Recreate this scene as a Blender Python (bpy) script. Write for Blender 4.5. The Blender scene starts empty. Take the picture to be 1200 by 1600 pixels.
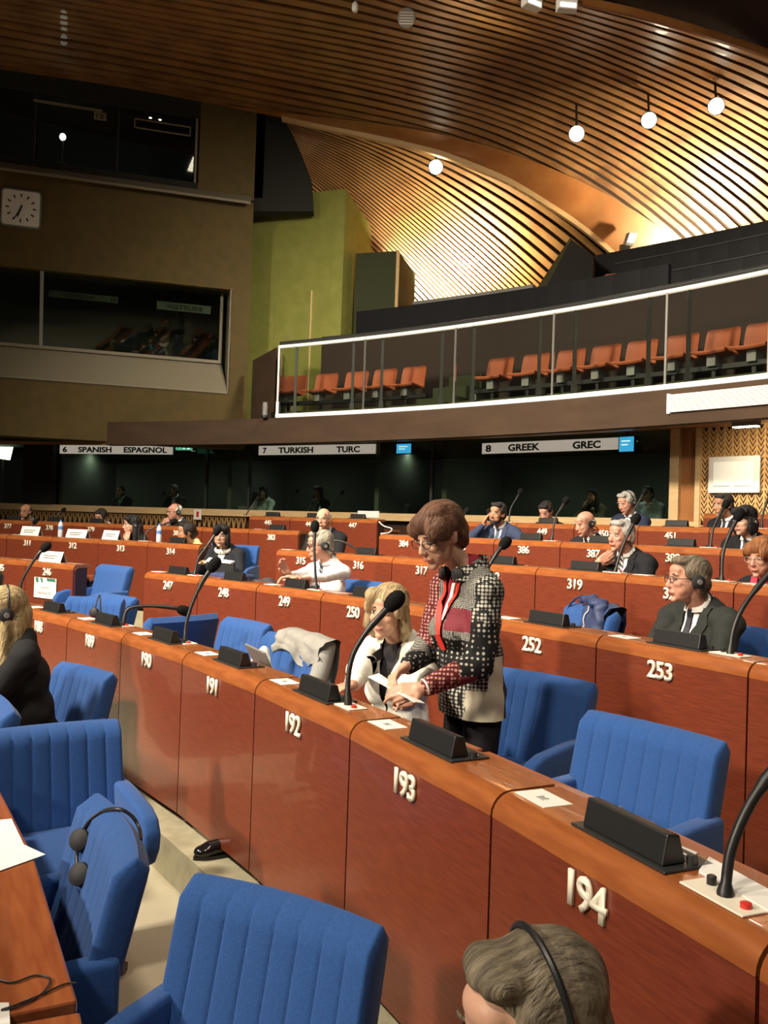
import bpy, bmesh, math, random
import numpy as np
from mathutils import Vector, Matrix, Euler
from mathutils.bvhtree import BVHTree
random.seed(7); rng = np.random.default_rng(7)
S = bpy.context.scene
COL = S.collection

# ---------------------------------------------------------------- camera
F, Y0, ROLL = 1365.0, 823.5, 0.033          # focal length, horizon row (1200x1600 frame), roll
CAMZ = 1.4285
CX, CY = -12.373, -3.9606                   # centre of the half-round of seats
PITCH = math.atan2(Y0 - 800, F)
cp, sp, cr, sr = math.cos(PITCH), math.sin(PITCH), math.cos(ROLL), math.sin(ROLL)
cam = bpy.data.cameras.new('camera'); camo = bpy.data.objects.new('camera', cam); COL.objects.link(camo)
cam.sensor_fit = 'VERTICAL'; cam.sensor_height = 24.0; cam.sensor_width = 18.0
cam.lens = 24.0 * F / 1600.0; cam.clip_start = 0.05; cam.clip_end = 200
_f = Vector((0, cp, sp)); _u0 = Vector((0, -sp, cp)); _r0 = Vector((1, 0, 0))
_r = _r0 * cr + _u0 * sr; _u = _u0 * cr - _r0 * sr
camo.matrix_world = Matrix(((_r.x, _u.x, -_f.x, 0), (_r.y, _u.y, -_f.y, 0), (_r.z, _u.z, -_f.z, CAMZ), (0, 0, 0, 1)))
S.camera = camo

# ---------------------------------------------------------------- world, lights, exposure
w = bpy.data.worlds.new('hall_ambient'); S.world = w; w.use_nodes = True
w.node_tree.nodes['Background'].inputs[0].default_value = (1.0, 0.9, 0.76, 1)
w.node_tree.nodes['Background'].inputs[1].default_value = 0.045
S.view_settings.view_transform = 'Standard'; S.view_settings.look = 'None'
S.view_settings.exposure = 0.0; S.view_settings.gamma = 1.0; S.view_settings.use_curve_mapping = False

def area(name, loc, target, energy, size, color=(1, 0.87, 0.70), spread=180):
    l = bpy.data.lights.new(name, 'AREA'); l.energy = energy; l.size = size; l.color = color
    l.spread = math.radians(spread)
    o = bpy.data.objects.new(name, l); COL.objects.link(o); o.location = loc
    o.rotation_euler = (Vector(target) - Vector(loc)).to_track_quat('-Z', 'Y').to_euler()
    return o
def spot(name, loc, target, energy, angle, radius=0.1, color=(1, 0.82, 0.58), blend=0.6):
    l = bpy.data.lights.new(name, 'SPOT'); l.energy = energy; l.spot_size = math.radians(angle); l.spot_blend = blend
    l.shadow_soft_size = radius; l.color = color
    o = bpy.data.objects.new(name, l); COL.objects.link(o); o.location = loc
    o.rotation_euler = (Vector(target) - Vector(loc)).to_track_quat('-Z', 'Y').to_euler()
    return o
# the hall's floodlights hang over the speakers' side (left, behind the camera) and shine onto the benches
area('hall_floodlight', (-6.5, 2.5, 8.0), (0.5, 9.8, 1.2), 760, 0.9, spread=90)
area('hall_floodlight', (-4.0, -2.5, 8.2), (0.5, 4.5, 0.6), 150, 0.8, spread=100)
area('hall_floodlight', (2.2, 0.5, 8.3), (2.0, 7.5, 0.6), 100, 0.8, spread=110)
area('hall_floodlight', (-1.0, 6.0, 8.2), (-0.5, 10.0, 1.0), 130, 0.8, spread=110)
area('front_fill_light', (-9.0, -2.0, 5.6), (0.3, 4.0, 1.2), 170, 0.7, spread=70)  # unseen light, added to brighten the standing woman's face from the front
area('wall_fill_light', (0.8, 11.0, 7.0), (-1.9, 17.0, 5.0), 62, 0.5, (1, 0.9, 0.72), spread=75)  # unseen light, added to brighten the left wall and the green wall

# ---------------------------------------------------------------- pixel <-> place helpers
def ray(x, y):
    du, dv = x - 600, y - 800
    u = du * cr + dv * sr; v = -du * sr + dv * cr
    return (u / F, cp + v / F * sp, sp - v / F * cp)
def _pt(d, t): return Vector((d[0] * t, d[1] * t, CAMZ + d[2] * t))
def onz(x, y, z): d = ray(x, y); return _pt(d, (z - CAMZ) / d[2])
def onY(x, y, Y): d = ray(x, y); return _pt(d, Y / d[1])
def onR(x, y, R):
    d = ray(x, y); a = d[0]**2 + d[1]**2; b = -2 * (d[0] * CX + d[1] * CY); c = CX**2 + CY**2 - R * R
    return _pt(d, (-b + math.sqrt(b * b - 4 * a * c)) / (2 * a))
WA = math.radians(-16.5); WN = (math.sin(WA), math.cos(WA)); WD = 17.13      # plane of the left wall
WT = (WN[1], -WN[0])
def onW(x, y, off=0.0):
    d = ray(x, y); return _pt(d, (WD + off) / (WN[0] * d[0] + WN[1] * d[1]))
def wall_pt(s, z, off=0.0):
    return Vector((WT[0] * s + WN[0] * (WD + off), WT[1] * s + WN[1] * (WD + off), z))
def th_of(p): return math.atan2(p[1] - CY, p[0] - CX)
def R_of(p): return math.hypot(p[0] - CX, p[1] - CY)
def pol(R, th, z=0.0): return Vector((CX + R * math.cos(th), CY + R * math.sin(th), z))

# ---------------------------------------------------------------- object helpers
def setp(o, label=None, cat=None, group=None, kind=None):
    if label: o['label'] = label
    if cat: o['category'] = cat
    if group: o['group'] = group
    if kind: o['kind'] = kind
    return o
def empty(name, loc, rz=0.0, label=None, cat=None, group=None, kind=None):
    o = bpy.data.objects.new(name, None); COL.objects.link(o); o.location = loc; o.rotation_euler = (0, 0, rz)
    o.empty_display_size = 0.1
    return setp(o, label, cat, group, kind)
def link(name, me, mat=None, parent=None, loc=None, rot=None):
    o = bpy.data.objects.new(name, me); COL.objects.link(o)
    if mat is not None and len(me.materials) == 0: me.materials.append(mat)
    if parent is not None: o.parent = parent
    if loc is not None: o.location = loc
    if rot is not None: o.rotation_euler = rot
    return o
class MB:
    """collects geometry for ONE mesh"""
    def __init__(s): s.v = []; s.f = []
    def add(s, vs, fs):
        n = len(s.v); s.v += [tuple(p) for p in vs]; s.f += [tuple(i + n for i in f) for f in fs]; return s
    def box(s, lo, hi, M=None):
        x0, y0, z0 = lo; x1, y1, z1 = hi
        vs = [Vector(p) for p in ((x0,y0,z0),(x1,y0,z0),(x1,y1,z0),(x0,y1,z0),(x0,y0,z1),(x1,y0,z1),(x1,y1,z1),(x0,y1,z1))]
        if M is not None: vs = [M @ p for p in vs]
        return s.add(vs, [(0,3,2,1),(4,5,6,7),(0,1,5,4),(1,2,6,5),(2,3,7,6),(3,0,4,7)])
    def prism(s, poly, ext):
        """poly: list of 3d points (closed), ext: extrusion vector"""
        n = len(poly); e = Vector(ext); a = [Vector(p) for p in poly]; b = [p + e for p in a]
        fs = [tuple(range(n)), tuple(range(2 * n - 1, n - 1, -1))] + [(i, i + n, (i + 1) % n + n, (i + 1) % n) for i in range(n)]
        return s.add(a + b, fs)
    def tube(s, pts, r, seg=8, cap=True):
        pts = [Vector(p) for p in pts]; n = len(pts)
        rs = r if isinstance(r, (list, tuple)) else [r] * n
        vs = []; ref = None
        for i, p in enumerate(pts):
            t = (pts[min(i + 1, n - 1)] - pts[max(i - 1, 0)]).normalized()
            if ref is None:
                ref = Vector((0, 0, 1)) if abs(t.z) < 0.9 else Vector((1, 0, 0))
            a = (ref - t * ref.dot(t)).normalized(); b = t.cross(a); ref = a
            for k in range(seg):
                q = 2 * math.pi * k / seg
                vs.append(p + (a * math.cos(q) + b * math.sin(q)) * rs[i])
        fs = [(i * seg + k, i * seg + (k + 1) % seg, (i + 1) * seg + (k + 1) % seg, (i + 1) * seg + k) for i in range(n - 1) for k in range(seg)]
        if cap: fs += [tuple(range(seg - 1, -1, -1)), tuple(range((n - 1) * seg, n * seg))]
        return s.add(vs, fs)
    def lathe(s, prof, seg=20, M=None):
        """prof: list of (r,z)"""
        vs = [Vector((r * math.cos(2*math.pi*k/seg), r * math.sin(2*math.pi*k/seg), z)) for r, z in prof for k in range(seg)]
        if M is not None: vs = [M @ p for p in vs]
        n = len(prof)
        fs = [(i*seg+k, i*seg+(k+1) % seg, (i+1)*seg+(k+1) % seg, (i+1)*seg+k) for i in range(n-1) for k in range(seg)]
        fs += [tuple(range(seg-1, -1, -1)), tuple(range((n-1)*seg, n*seg))]
        return s.add(vs, fs)
    def ell(s, c, r, M=None, nu=16, nv=10):
        vs = []; c = Vector(c)
        for j in range(1, nv):
            a = math.pi * j / nv
            for i in range(nu):
                b = 2 * math.pi * i / nu
                vs.append(Vector((r[0]*math.sin(a)*math.cos(b), r[1]*math.sin(a)*math.sin(b), r[2]*math.cos(a))))
        vs += [Vector((0, 0, r[2])), Vector((0, 0, -r[2]))]
        if M is not None: vs = [M @ p for p in vs]
        vs = [p + c for p in vs]; T = (nv - 1) * nu
        fs = [(j*nu+i, (j+1)*nu+i, (j+1)*nu+(i+1) % nu, j*nu+(i+1) % nu) for j in range(nv-2) for i in range(nu)]
        fs += [(T, i, (i+1) % nu) for i in range(nu)] + [(T+1, (nv-2)*nu+(i+1) % nu, (nv-2)*nu+i) for i in range(nu)]
        return s.add(vs, fs)
    def sector(s, R0, R1, t0, t1, z0, z1, n=None, zt=None):
        """curved wall / tread between two radii and two angles; zt: optional function th -> top z"""
        if n is None: n = max(2, int(abs(t1 - t0) / 0.02) + 1)
        vs = []
        for i in range(n + 1):
            t = t0 + (t1 - t0) * i / n; zz = zt(t) if zt else z1
            vs += [pol(R0, t, z0), pol(R1, t, z0), pol(R1, t, zz), pol(R0, t, zz)]
        fs = [(4*i+k, 4*i+(k+1) % 4, 4*i+4+(k+1) % 4, 4*i+4+k) for i in range(n) for k in range(4)]
        fs += [(3, 2, 1, 0), (4*n, 4*n+1, 4*n+2, 4*n+3)]
        return s.add(vs, fs)
    def mesh(s, name, smooth=False, bevel=0.0, bseg=2, angle=40):
        me = bpy.data.meshes.new(name); me.from_pydata(s.v, [], s.f)
        bm = bmesh.new(); bm.from_mesh(me)
        bmesh.ops.recalc_face_normals(bm, faces=bm.faces)
        if bevel > 0:
            es = [e for e in bm.edges if len(e.link_faces) == 2 and e.calc_face_angle(0) > math.radians(25)]
            bmesh.ops.bevel(bm, geom=es, offset=bevel, segments=bseg, affect='EDGES', profile=0.5, clamp_overlap=True)
        for f in bm.faces: f.smooth = smooth
        if smooth:
            for e in bm.edges:
                if len(e.link_faces) == 2 and e.calc_face_angle(0) > math.radians(angle): e.smooth = False
        bm.to_mesh(me); bm.free(); return me
    def obj(s, name, mat, parent=None, loc=None, rot=None, smooth=False, bevel=0.0, bseg=2, angle=40):
        return link(name, s.mesh(name, smooth, bevel, bseg, angle), mat, parent, loc, rot)
def frame(th, R, z):            # location and turn of a thing that faces the centre: local X = right seen from the front, Y = outwards
    return pol(R, th, z), th - math.pi / 2
def copy_tree(o, parent=None):
    c = o.copy(); COL.objects.link(c); c.parent = parent
    for ch in list(o.children):
        copy_tree(ch, c)
    return c
TMP = bpy.data.scenes.new('workbench')          # scratch scene: evaluates lettering and fused skins, removed at the end
def bake(o):
    TMP.collection.objects.link(o); vl = TMP.view_layers[0]; vl.update()
    me = bpy.data.meshes.new_from_object(o.evaluated_get(vl.depsgraph))
    return me
def text_mesh(body, height, depth=0.004, bold=0.0, width=None, space=1.0):
    cu = bpy.data.curves.new('txt', 'FONT'); cu.body = body; cu.size = 1.0; cu.extrude = 0.0; cu.offset = bold
    cu.space_character = space; cu.resolution_u = 3
    o = bpy.data.objects.new('txt', cu); me = bake(o)
    bpy.data.objects.remove(o); bpy.data.curves.remove(cu)
    co = np.array([v.co[:] for v in me.vertices]); lo, hi = co.min(0), co.max(0)
    k = height / 0.73; kx = k if width is None else width / (hi[0] - lo[0])
    bm = bmesh.new(); bm.from_mesh(me)
    for v in bm.verts: v.co = Vector(((v.co.x - (lo[0] + hi[0]) / 2) * kx, (v.co.y - 0.36) * k, 0))
    if depth > 0:
        r = bmesh.ops.extrude_face_region(bm, geom=bm.faces[:])
        for v in r['geom']:
            if isinstance(v, bmesh.types.BMVert): v.co.z += depth
    bmesh.ops.recalc_face_normals(bm, faces=bm.faces)
    bm.to_mesh(me); bm.free(); me.name = 'lettering'; me.materials.clear()
    return me
UP = Matrix.Rotation(math.pi / 2, 4, 'X')      # lettering in the xz plane of a thing, read from its front (-Y)

# ---------------------------------------------------------------- materials
def mat(name, col, rough=0.6, spec=0.5, metal=0.0, coat=0.0, emit=None, estr=0.0, noise=None, bump=0.0, bscale=200, sheen=0.0):
    m = bpy.data.materials.new(name); m.use_nodes = True; nt = m.node_tree; b = nt.nodes['Principled BSDF']
    b.inputs['Base Color'].default_value = (*col, 1); b.inputs['Roughness'].default_value = rough
    b.inputs['Specular IOR Level'].default_value = spec; b.inputs['Metallic'].default_value = metal
    b.inputs['Coat Weight'].default_value = coat; b.inputs['Sheen Weight'].default_value = sheen
    if emit: b.inputs['Emission Color'].default_value = (*emit, 1); b.inputs['Emission Strength'].default_value = estr
    if noise or bump:
        tc = nt.nodes.new('ShaderNodeTexCoord')
    if noise:
        col2, scale, stretch = noise
        mp = nt.nodes.new('ShaderNodeMapping'); mp.inputs['Scale'].default_value = stretch
        nz = nt.nodes.new('ShaderNodeTexNoise'); nz.inputs['Scale'].default_value = scale; nz.inputs['Detail'].default_value = 5
        rp = nt.nodes.new('ShaderNodeValToRGB'); rp.color_ramp.elements[0].position = 0.33; rp.color_ramp.elements[1].position = 0.68
        rp.color_ramp.elements[0].color = (*col, 1); rp.color_ramp.elements[1].color = (*col2, 1)
        nt.links.new(tc.outputs['Object'], mp.inputs[0]); nt.links.new(mp.outputs[0], nz.inputs[0])
        nt.links.new(nz.outputs['Fac'], rp.inputs[0]); nt.links.new(rp.outputs[0], b.inputs['Base Color'])
    if bump:
        n2 = nt.nodes.new('ShaderNodeTexNoise'); n2.inputs['Scale'].default_value = bscale; n2.inputs['Detail'].default_value = 2
        bp = nt.nodes.new('ShaderNodeBump'); bp.inputs['Strength'].default_value = bump; bp.inputs['Distance'].default_value = 0.004
        nt.links.new(tc.outputs['Object'], n2.inputs[0]); nt.links.new(n2.outputs['Fac'], bp.inputs['Height'])
        nt.links.new(bp.outputs[0], b.inputs['Normal'])
    return m
M = {}
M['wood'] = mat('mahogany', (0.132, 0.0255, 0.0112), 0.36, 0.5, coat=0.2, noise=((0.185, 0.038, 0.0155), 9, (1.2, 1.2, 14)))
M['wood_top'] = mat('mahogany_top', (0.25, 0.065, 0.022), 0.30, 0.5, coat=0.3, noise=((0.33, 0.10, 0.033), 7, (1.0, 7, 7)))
M['ledge'] = mat('ledge_painted_sheen', (0.25, 0.070, 0.019), 0.27, 0.5, coat=0.45, noise=((0.33, 0.105, 0.028), 7, (1.0, 7, 7)))  # lighter than the panels: reflected lamplight is put into the wood colour
M['wood_dark'] = mat('dark_wood', (0.035, 0.014, 0.008), 0.45)
M['black'] = mat('black_plastic', (0.012, 0.012, 0.012), 0.42)
M['foam'] = mat('black_foam', (0.008, 0.008, 0.008), 0.95, 0.1, bump=0.6, bscale=400)
M['gunmetal'] = mat('dark_grey_metal', (0.05, 0.052, 0.05), 0.4, metal=0.5)
M['white'] = mat('white_card', (0.80, 0.78, 0.72), 0.6)
M['digit'] = mat('ivory_digit', (0.82, 0.76, 0.62), 0.5)
M['ink'] = mat('ink', (0.02, 0.02, 0.02), 0.6)
M['red'] = mat('red_button', (0.6, 0.03, 0.02), 0.35)
M['blue'] = mat('blue_fabric', (0.016, 0.066, 0.23), 0.85, 0.25, noise=((0.022, 0.085, 0.28), 160, (1, 1, 1)), bump=0.35, bscale=420, sheen=0.15)
M['floor'] = mat('cream_floor', (0.50, 0.45, 0.31), 0.55, noise=((0.58, 0.53, 0.39), 3, (1, 1, 1)))
M['stair'] = mat('stone_step', (0.34, 0.31, 0.20), 0.6, noise=((0.44, 0.40, 0.27), 14, (1, 1, 1)))
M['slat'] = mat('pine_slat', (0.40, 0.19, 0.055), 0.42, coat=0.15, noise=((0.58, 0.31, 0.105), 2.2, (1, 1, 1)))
M['slat_a'] = mat('shaded_slat', (0.185, 0.080, 0.029), 0.42, coat=0.15, noise=((0.33, 0.165, 0.06), 2.2, (1, 1, 1)))  # darker than the other slats: the vault's dimness is put into the colour
M['beam'] = mat('oak_beam', (0.30, 0.11, 0.03), 0.35, coat=0.3, noise=((0.40, 0.17, 0.05), 2, (1, 1, 1)))
M['void'] = mat('ceiling_backing', (0.03, 0.014, 0.007), 0.9)
M['wall_brown'] = mat('brown_wall_cloth', (0.100, 0.076, 0.033), 0.95, 0.1, noise=((0.125, 0.088, 0.035), 5, (1, 1, 1)), bump=0.4, bscale=60)
M['wall_dark'] = mat('dark_wall', (0.022, 0.021, 0.017), 0.8, 0.3)
M['fascia'] = mat('brown_fascia', (0.085, 0.052, 0.032), 0.8, 0.2, noise=((0.065, 0.041, 0.026), 1.5, (1, 1, 4)))
M['tier'] = mat('dark_brown_panel', (0.034, 0.022, 0.015), 0.7, 0.3)
M['green'] = mat('green_wall_carpet', (0.22, 0.23, 0.055), 0.95, 0.1, noise=((0.27, 0.27, 0.07), 4, (1, 1, 1)), bump=0.5, bscale=50)
M['green_dark'] = mat('dark_green_carpet', (0.050, 0.056, 0.030), 0.95, 0.1, bump=0.5, bscale=50)
M['black_panel'] = mat('black_panel', (0.010, 0.010, 0.011), 0.3, 0.5)
M['sill'] = mat('grey_sill', (0.22, 0.19, 0.13), 0.6)
M['trim'] = mat('oak_trim', (0.62, 0.42, 0.20), 0.5, noise=((0.70, 0.50, 0.26), 3, (1, 1, 8)))
M['lattice'] = mat('oak_lattice', (0.60, 0.36, 0.14), 0.5)
M['steel'] = mat('brushed_steel', (0.55, 0.54, 0.50), 0.3, metal=0.9)
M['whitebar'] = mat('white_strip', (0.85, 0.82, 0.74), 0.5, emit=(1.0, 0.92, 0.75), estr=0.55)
M['orange'] = mat('orange_seat', (0.44, 0.115, 0.045), 0.6, noise=((0.36, 0.09, 0.035), 3, (1, 1, 1)))
M['grey'] = mat('grey_plastic', (0.22, 0.22, 0.21), 0.5)
M['sign'] = mat('sign_board', (0.80, 0.77, 0.68), 0.5, emit=(1.0, 0.93, 0.78), estr=0.30)
M['plate'] = mat('dim_plate', (0.075, 0.078, 0.066), 0.5)
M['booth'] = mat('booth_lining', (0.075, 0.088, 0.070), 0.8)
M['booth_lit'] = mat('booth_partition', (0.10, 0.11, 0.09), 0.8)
M['lamp'] = mat('lamp_lens', (1, 1, 1), 0.4, emit=(1.0, 0.90, 0.66), estr=28)
M['lampsoft'] = mat('soft_lamp', (1, 1, 1), 0.4, emit=(1.0, 0.96, 0.86), estr=5)
M['booth_lens'] = mat('dim_lens', (0.5, 0.5, 0.45), 0.4, emit=(0.9, 1.0, 0.9), estr=0.5)
M['screen'] = mat('blue_screen', (0.02, 0.1, 0.2), 0.3, emit=(0.05, 0.42, 0.72), estr=0.9)
M['exit'] = mat('exit_green', (0.02, 0.25, 0.12), 0.4, emit=(0.15, 0.60, 0.35), estr=0.6)
M['exitw'] = mat('exit_white', (0.8, 0.9, 0.85), 0.4, emit=(0.8, 1.0, 0.9), estr=1.0)
M['skin'] = mat('skin', (0.56, 0.30, 0.20), 0.5, 0.4)
M['eye'] = mat('eye_white', (0.7, 0.68, 0.62), 0.3)
def glass(name, tint, rough=0.02, ior=1.35):
    m = bpy.data.materials.new(name); m.use_nodes = True; nt = m.node_tree
    for n in list(nt.nodes): nt.nodes.remove(n)
    out = nt.nodes.new('ShaderNodeOutputMaterial'); tr = nt.nodes.new('ShaderNodeBsdfTransparent'); gl = nt.nodes.new('ShaderNodeBsdfGlossy')
    tr.inputs[0].default_value = (*tint, 1); gl.inputs['Roughness'].default_value = rough; gl.inputs[0].default_value = (1, 1, 1, 1)
    fr = nt.nodes.new('ShaderNodeFresnel'); fr.inputs[0].default_value = ior
    mx = nt.nodes.new('ShaderNodeMixShader')
    nt.links.new(fr.outputs[0], mx.inputs[0]); nt.links.new(tr.outputs[0], mx.inputs[1]); nt.links.new(gl.outputs[0], mx.inputs[2])
    nt.links.new(mx.outputs[0], out.inputs[0])
    return m
M['glass'] = glass('clear_glass', (0.90, 0.92, 0.88))
M['glass_dark'] = glass('booth_glass', (0.72, 0.78, 0.70))
# ================================================================ THE SETTING
RW = [14.027 + 1.46835 * (k - 1) for k in range(8)]          # front of each row of desks (row 0 is the nearest)
TR = [-0.18, 0.0, 0.174, 0.373, 0.55, 0.731, 0.91, 0.91]     # floor height of each row
RB = 23.2                                                    # booth front
flo = MB().sector(3.0, RW[1] - 0.115, -0.6, 1.75, -0.5, TR[0]).obj('floor', M['floor']); setp(flo, kind='structure')
for k in range(1, 7):
    hi = RW[k + 1] - 0.115 if k < 6 else RB + 3.2
    setp(MB().sector(RW[k] - 0.115, hi, -0.25, 1.75, -0.5, TR[k]).obj('floor_step', M['stair'] if k < 6 else M['wall_dark'], bevel=0), 'stone tread of the stepped floor', kind='structure')

# ---- left wall with the two rows of windows
lw = empty('wall_left', wall_pt(0, 0), kind='structure')
def lwpart(name, polys, m, d0=0.0, d1=0.5, parent=lw, bevel=0.0):
    b = MB()
    for poly in polys:
        b.prism([wall_pt(s, z, d0) for s, z in poly], Vector((WN[0], WN[1], 0)) * (d1 - d0))
    o = b.obj(name, m, bevel=bevel); o.parent = parent; o.matrix_parent_inverse = parent.matrix_world.inverted() if False else Matrix.Translation(-Vector(parent.location))
    return o
def keep(o, parent):            # parent without moving (parent is an unrotated empty)
    o.parent = parent
    o.matrix_parent_inverse = (Matrix.Translation(parent.location) @ parent.rotation_euler.to_matrix().to_4x4()).inverted()
    return o
S0, S1 = -5.0, 2.2
rect = lambda a, b, c, d: [(a, c), (b, c), (b, d), (a, d)]
lwpart('wall_panel', [rect(1.12, S1, 7.76, 11.5), rect(S0, S1, 5.95, 7.7), rect(1.83, S1, 3.92, 5.95), rect(S0, S1, 2.86, 3.92)], M['wall_brown'])
lwpart('wall_band', [rect(S0, 1.12, 9.2, 11.5)], M['wall_dark'])
# dark upper band and recess linings
lwpart('window_reveal', [rect(S0, 1.12, 7.7, 7.95)], M['wall_dark'], 0.02, 0.5)
led = MB().prism([wall_pt(S0, 7.62, -0.28), wall_pt(2.10, 7.62, -0.28), wall_pt(2.16, 7.82, 0.0), wall_pt(S0, 7.82, 0.0)], (0, 0, -0.05)).obj('window_ledge', M['sill']); keep(led, lw)
rv = lwpart('window_reveal', [rect(1.81, 1.85, 3.92, 5.97)], M['sill'], 0.0, 0.6)
# sloping sill panel under the lower window
sl = MB().prism([wall_pt(S0, 3.93, 0.0), wall_pt(1.83, 3.95, 0.0), wall_pt(1.72, 4.58, 0.45), wall_pt(S0, 4.58, 0.45)], (0, 0, -0.06)).obj('sill_panel', M['sill']); keep(sl, lw)
lwpart('sill_core', [rect(S0, 1.83, 3.5, 3.9)], M['wall_dark'], 0.1, 0.5)
# rooms behind the windows
for z0, z1, s1 in ((7.7, 9.3, 1.2), (4.4, 6.1, 1.85)):
    r = lwpart('window_room', [rect(S0, s1, z0, z1)], M['wall_dark'], 1.9, 2.0)
    lwpart('window_room', [rect(s1, s1 + 0.05, z0, z1), rect(S0, s1, z1, z1 + 0.06), rect(S0, s1, z0 - 0.06, z0)], M['wall_dark'], 0.5, 2.0)
wl = empty('window_1', wall_pt(0, 4.58), kind='structure'); wu = empty('window_2', wall_pt(0, 7.95), kind='structure')
for a, b in ((S0, -1.66), (-1.60, 1.66)): keep(MB().prism([wall_pt(a, 4.62, 0.42), wall_pt(b, 4.62, 0.42), wall_pt(b, 5.93, 0.10), wall_pt(a, 5.93, 0.10)], (WN[0]*0.012, WN[1]*0.012, 0)).obj('window_pane', M['glass_dark']), wl)
keep(MB().prism([wall_pt(-1.66, 4.60, 0.40), wall_pt(-1.60, 4.60, 0.40), wall_pt(-1.60, 5.94, 0.07), wall_pt(-1.66, 5.94, 0.07)], (WN[0]*0.06, WN[1]*0.06, 0)).obj('window_mullion', M['grey']), wl)
lwpart('window_frame', [rect(S0, 1.72, 4.56, 4.62), rect(1.66, 1.72, 4.62, 5.95)], M['sill'], 0.38, 0.46, wl)
for a, b in ((S0, -1.86), (-1.83, -0.40), (-0.37, 1.04)): keep(MB().prism([wall_pt(a, 7.97, 0.30), wall_pt(b, 7.97, 0.30), wall_pt(b, 9.2, 0.06), wall_pt(a, 9.2, 0.06)], (WN[0]*0.012, WN[1]*0.012, 0)).obj('window_pane', M['glass_dark']), wu)
for a in (-1.86, -0.40): lwpart('window_mullion', [rect(a, a + 0.03, 7.95, 9.2)], M['gunmetal'], 0.05, 0.09, wu)
lwpart('window_frame', [rect(1.04, 1.08, 7.9, 9.2)], M['sill'], 0.03, 0.1, wu)
# sign plates seen dimly behind the panes
def wall_sign(pa, pb, off, txts, label, mt, ink):
    """pa, pb: pixel corners (top left, bottom right) of a plate parallel to the left wall"""
    a, b = onW(*pa, off), onW(*pb, off)
    sa, sb = WT[0]*a.x + WT[1]*a.y, WT[0]*b.x + WT[1]*b.y
    z0, z1 = b.z, a.z
    c = wall_pt((sa + sb) / 2, (z0 + z1) / 2, off)
    e = empty('sign', c, -WA, label, 'sign')
    hw, hz = abs(sb - sa) / 2, abs(z1 - z0) / 2
    MB().box((-hw, 0, -hz), (hw, 0.02, hz)).obj('board', mt, e)
    for body, fx, fw in txts:
        me = text_mesh(body, hz * 1.15, 0.004, 0.015, width=fw * 2 * hw)
        o = link('lettering', me, ink, e, (fx * 2 * hw - hw, -0.002, 0)); o.rotation_euler = (math.pi/2, 0, 0)
    return e
wall_sign((76, 453), (184, 474), 0.55, [('VISITORS', 0.43, 0.46), ('10', 0.94, 0.09)], 'dim sign plate reading VISITORS 10 behind the lower left window', M['plate'], M['ink'])
wall_sign((245, 470), (329, 491), 0.55, [('VISITEURS', 0.5, 0.68)], 'dim sign plate reading VISITEURS behind the lower left window', M['plate'], M['ink'])
wall_sign((147, 174), (166, 189), 0.03, [('12', 0.5, 0.6)], 'small number plate 12 on the upper left window', M['sill'], M['ink'])
# thin name frames on the upper panes and a small lit lamp inside
for pa, pb in (((52, 155), (160, 172)), ((210, 183), (298, 212))):
    a, b = onW(*pa, 0.0), onW(*pb, 0.0); sa, sb = WT[0]*a.x+WT[1]*a.y, WT[0]*b.x+WT[1]*b.y; za, zb = a.z, b.z
    lwpart('name_frame', [rect(sa, sb, za-0.02, za), rect(sa, sb, zb, zb+0.02), rect(sa, sa+0.02, zb, za), rect(sb-0.02, sb, zb, za)], M['sill'], 0.03, 0.05, wu)
lp = onW(98, 214, 0.6)
e = empty('desk_lamp', lp - Vector((0, 0, 0.45)), -WA, 'small lit desk lamp glowing behind the upper left window', 'lamp')
MB().ell((0, 0, 0.45), (0.06, 0.05, 0.07)).obj('bulb', M['lampsoft'], e, smooth=True)
MB().tube([(0, 0, -0.05), (0.01, 0, 0.2), (0.02, 0, 0.4)], 0.015).obj('stem', M['grey'], e); MB().lathe([(0.09, -0.08), (0.09, -0.05)]).obj('base', M['grey'], e)
for i, (px, py) in enumerate(((190, 176), (207, 178), (220, 180), (235, 184), (250, 187))):
    lp = onW(px, py, 0.32); e2 = empty('ceiling_downlight', lp, 0, 'small bright downlight inside the upper left window, number %s from the left of five' % ('first', 'second', 'third', 'fourth', 'fifth')[i], 'lamp', 'downlights behind the upper window')
    e2['label'] = '%s downlight from the left inside the upper left window' % ('first', 'second', 'third', 'fourth', 'fifth')[i]
    MB().lathe([(0.035, 0), (0.035, 0.05)], 12).obj('housing', M['grey'], e2, smooth=True); MB().lathe([(0.028, -0.006), (0.028, 0.0)], 12).obj('lens', M['lampsoft'], e2)
# clock
ck = onW(33.5, 327.5); sc = WT[0]*ck.x + WT[1]*ck.y
e = empty('wall_clock', wall_pt(sc, ck.z, -0.001), -WA, 'square wall clock with rounded corners on the left wall', 'clock')
def rsq(h, r, y, n=6):
    out = []
    for cx_, cz_, a0 in ((h-r, h-r, 0), (-h+r, h-r, 90), (-h+r, -h+r, 180), (h-r, -h+r, 270)):
        for i in range(n + 1):
            a = math.radians(a0 + 90 * i / n); out.append(Vector((cx_ + r*math.cos(a), y, cz_ + r*math.sin(a))))
    return out
MB().prism(rsq(0.34, 0.07, -0.07), (0, 0.07, 0)).obj('case', M['grey'], e)
MB().prism(rsq(0.315, 0.055, -0.08), (0, 0.012, 0)).obj('dial', M['white'], e)
for i in range(12):
    a = i * math.pi / 6; L = 0.26
    d_ = Vector((math.sin(a), 0, math.cos(a))); t_ = Vector((math.cos(a), 0, -math.sin(a)))
    MB().prism([d_*0.20 + t_*0.012, d_*0.20 - t_*0.012, d_*L - t_*0.012, d_*L + t_*0.012], (0, 0.004, 0)).obj('tick', M['ink'], e, (0, -0.085, 0))
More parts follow.
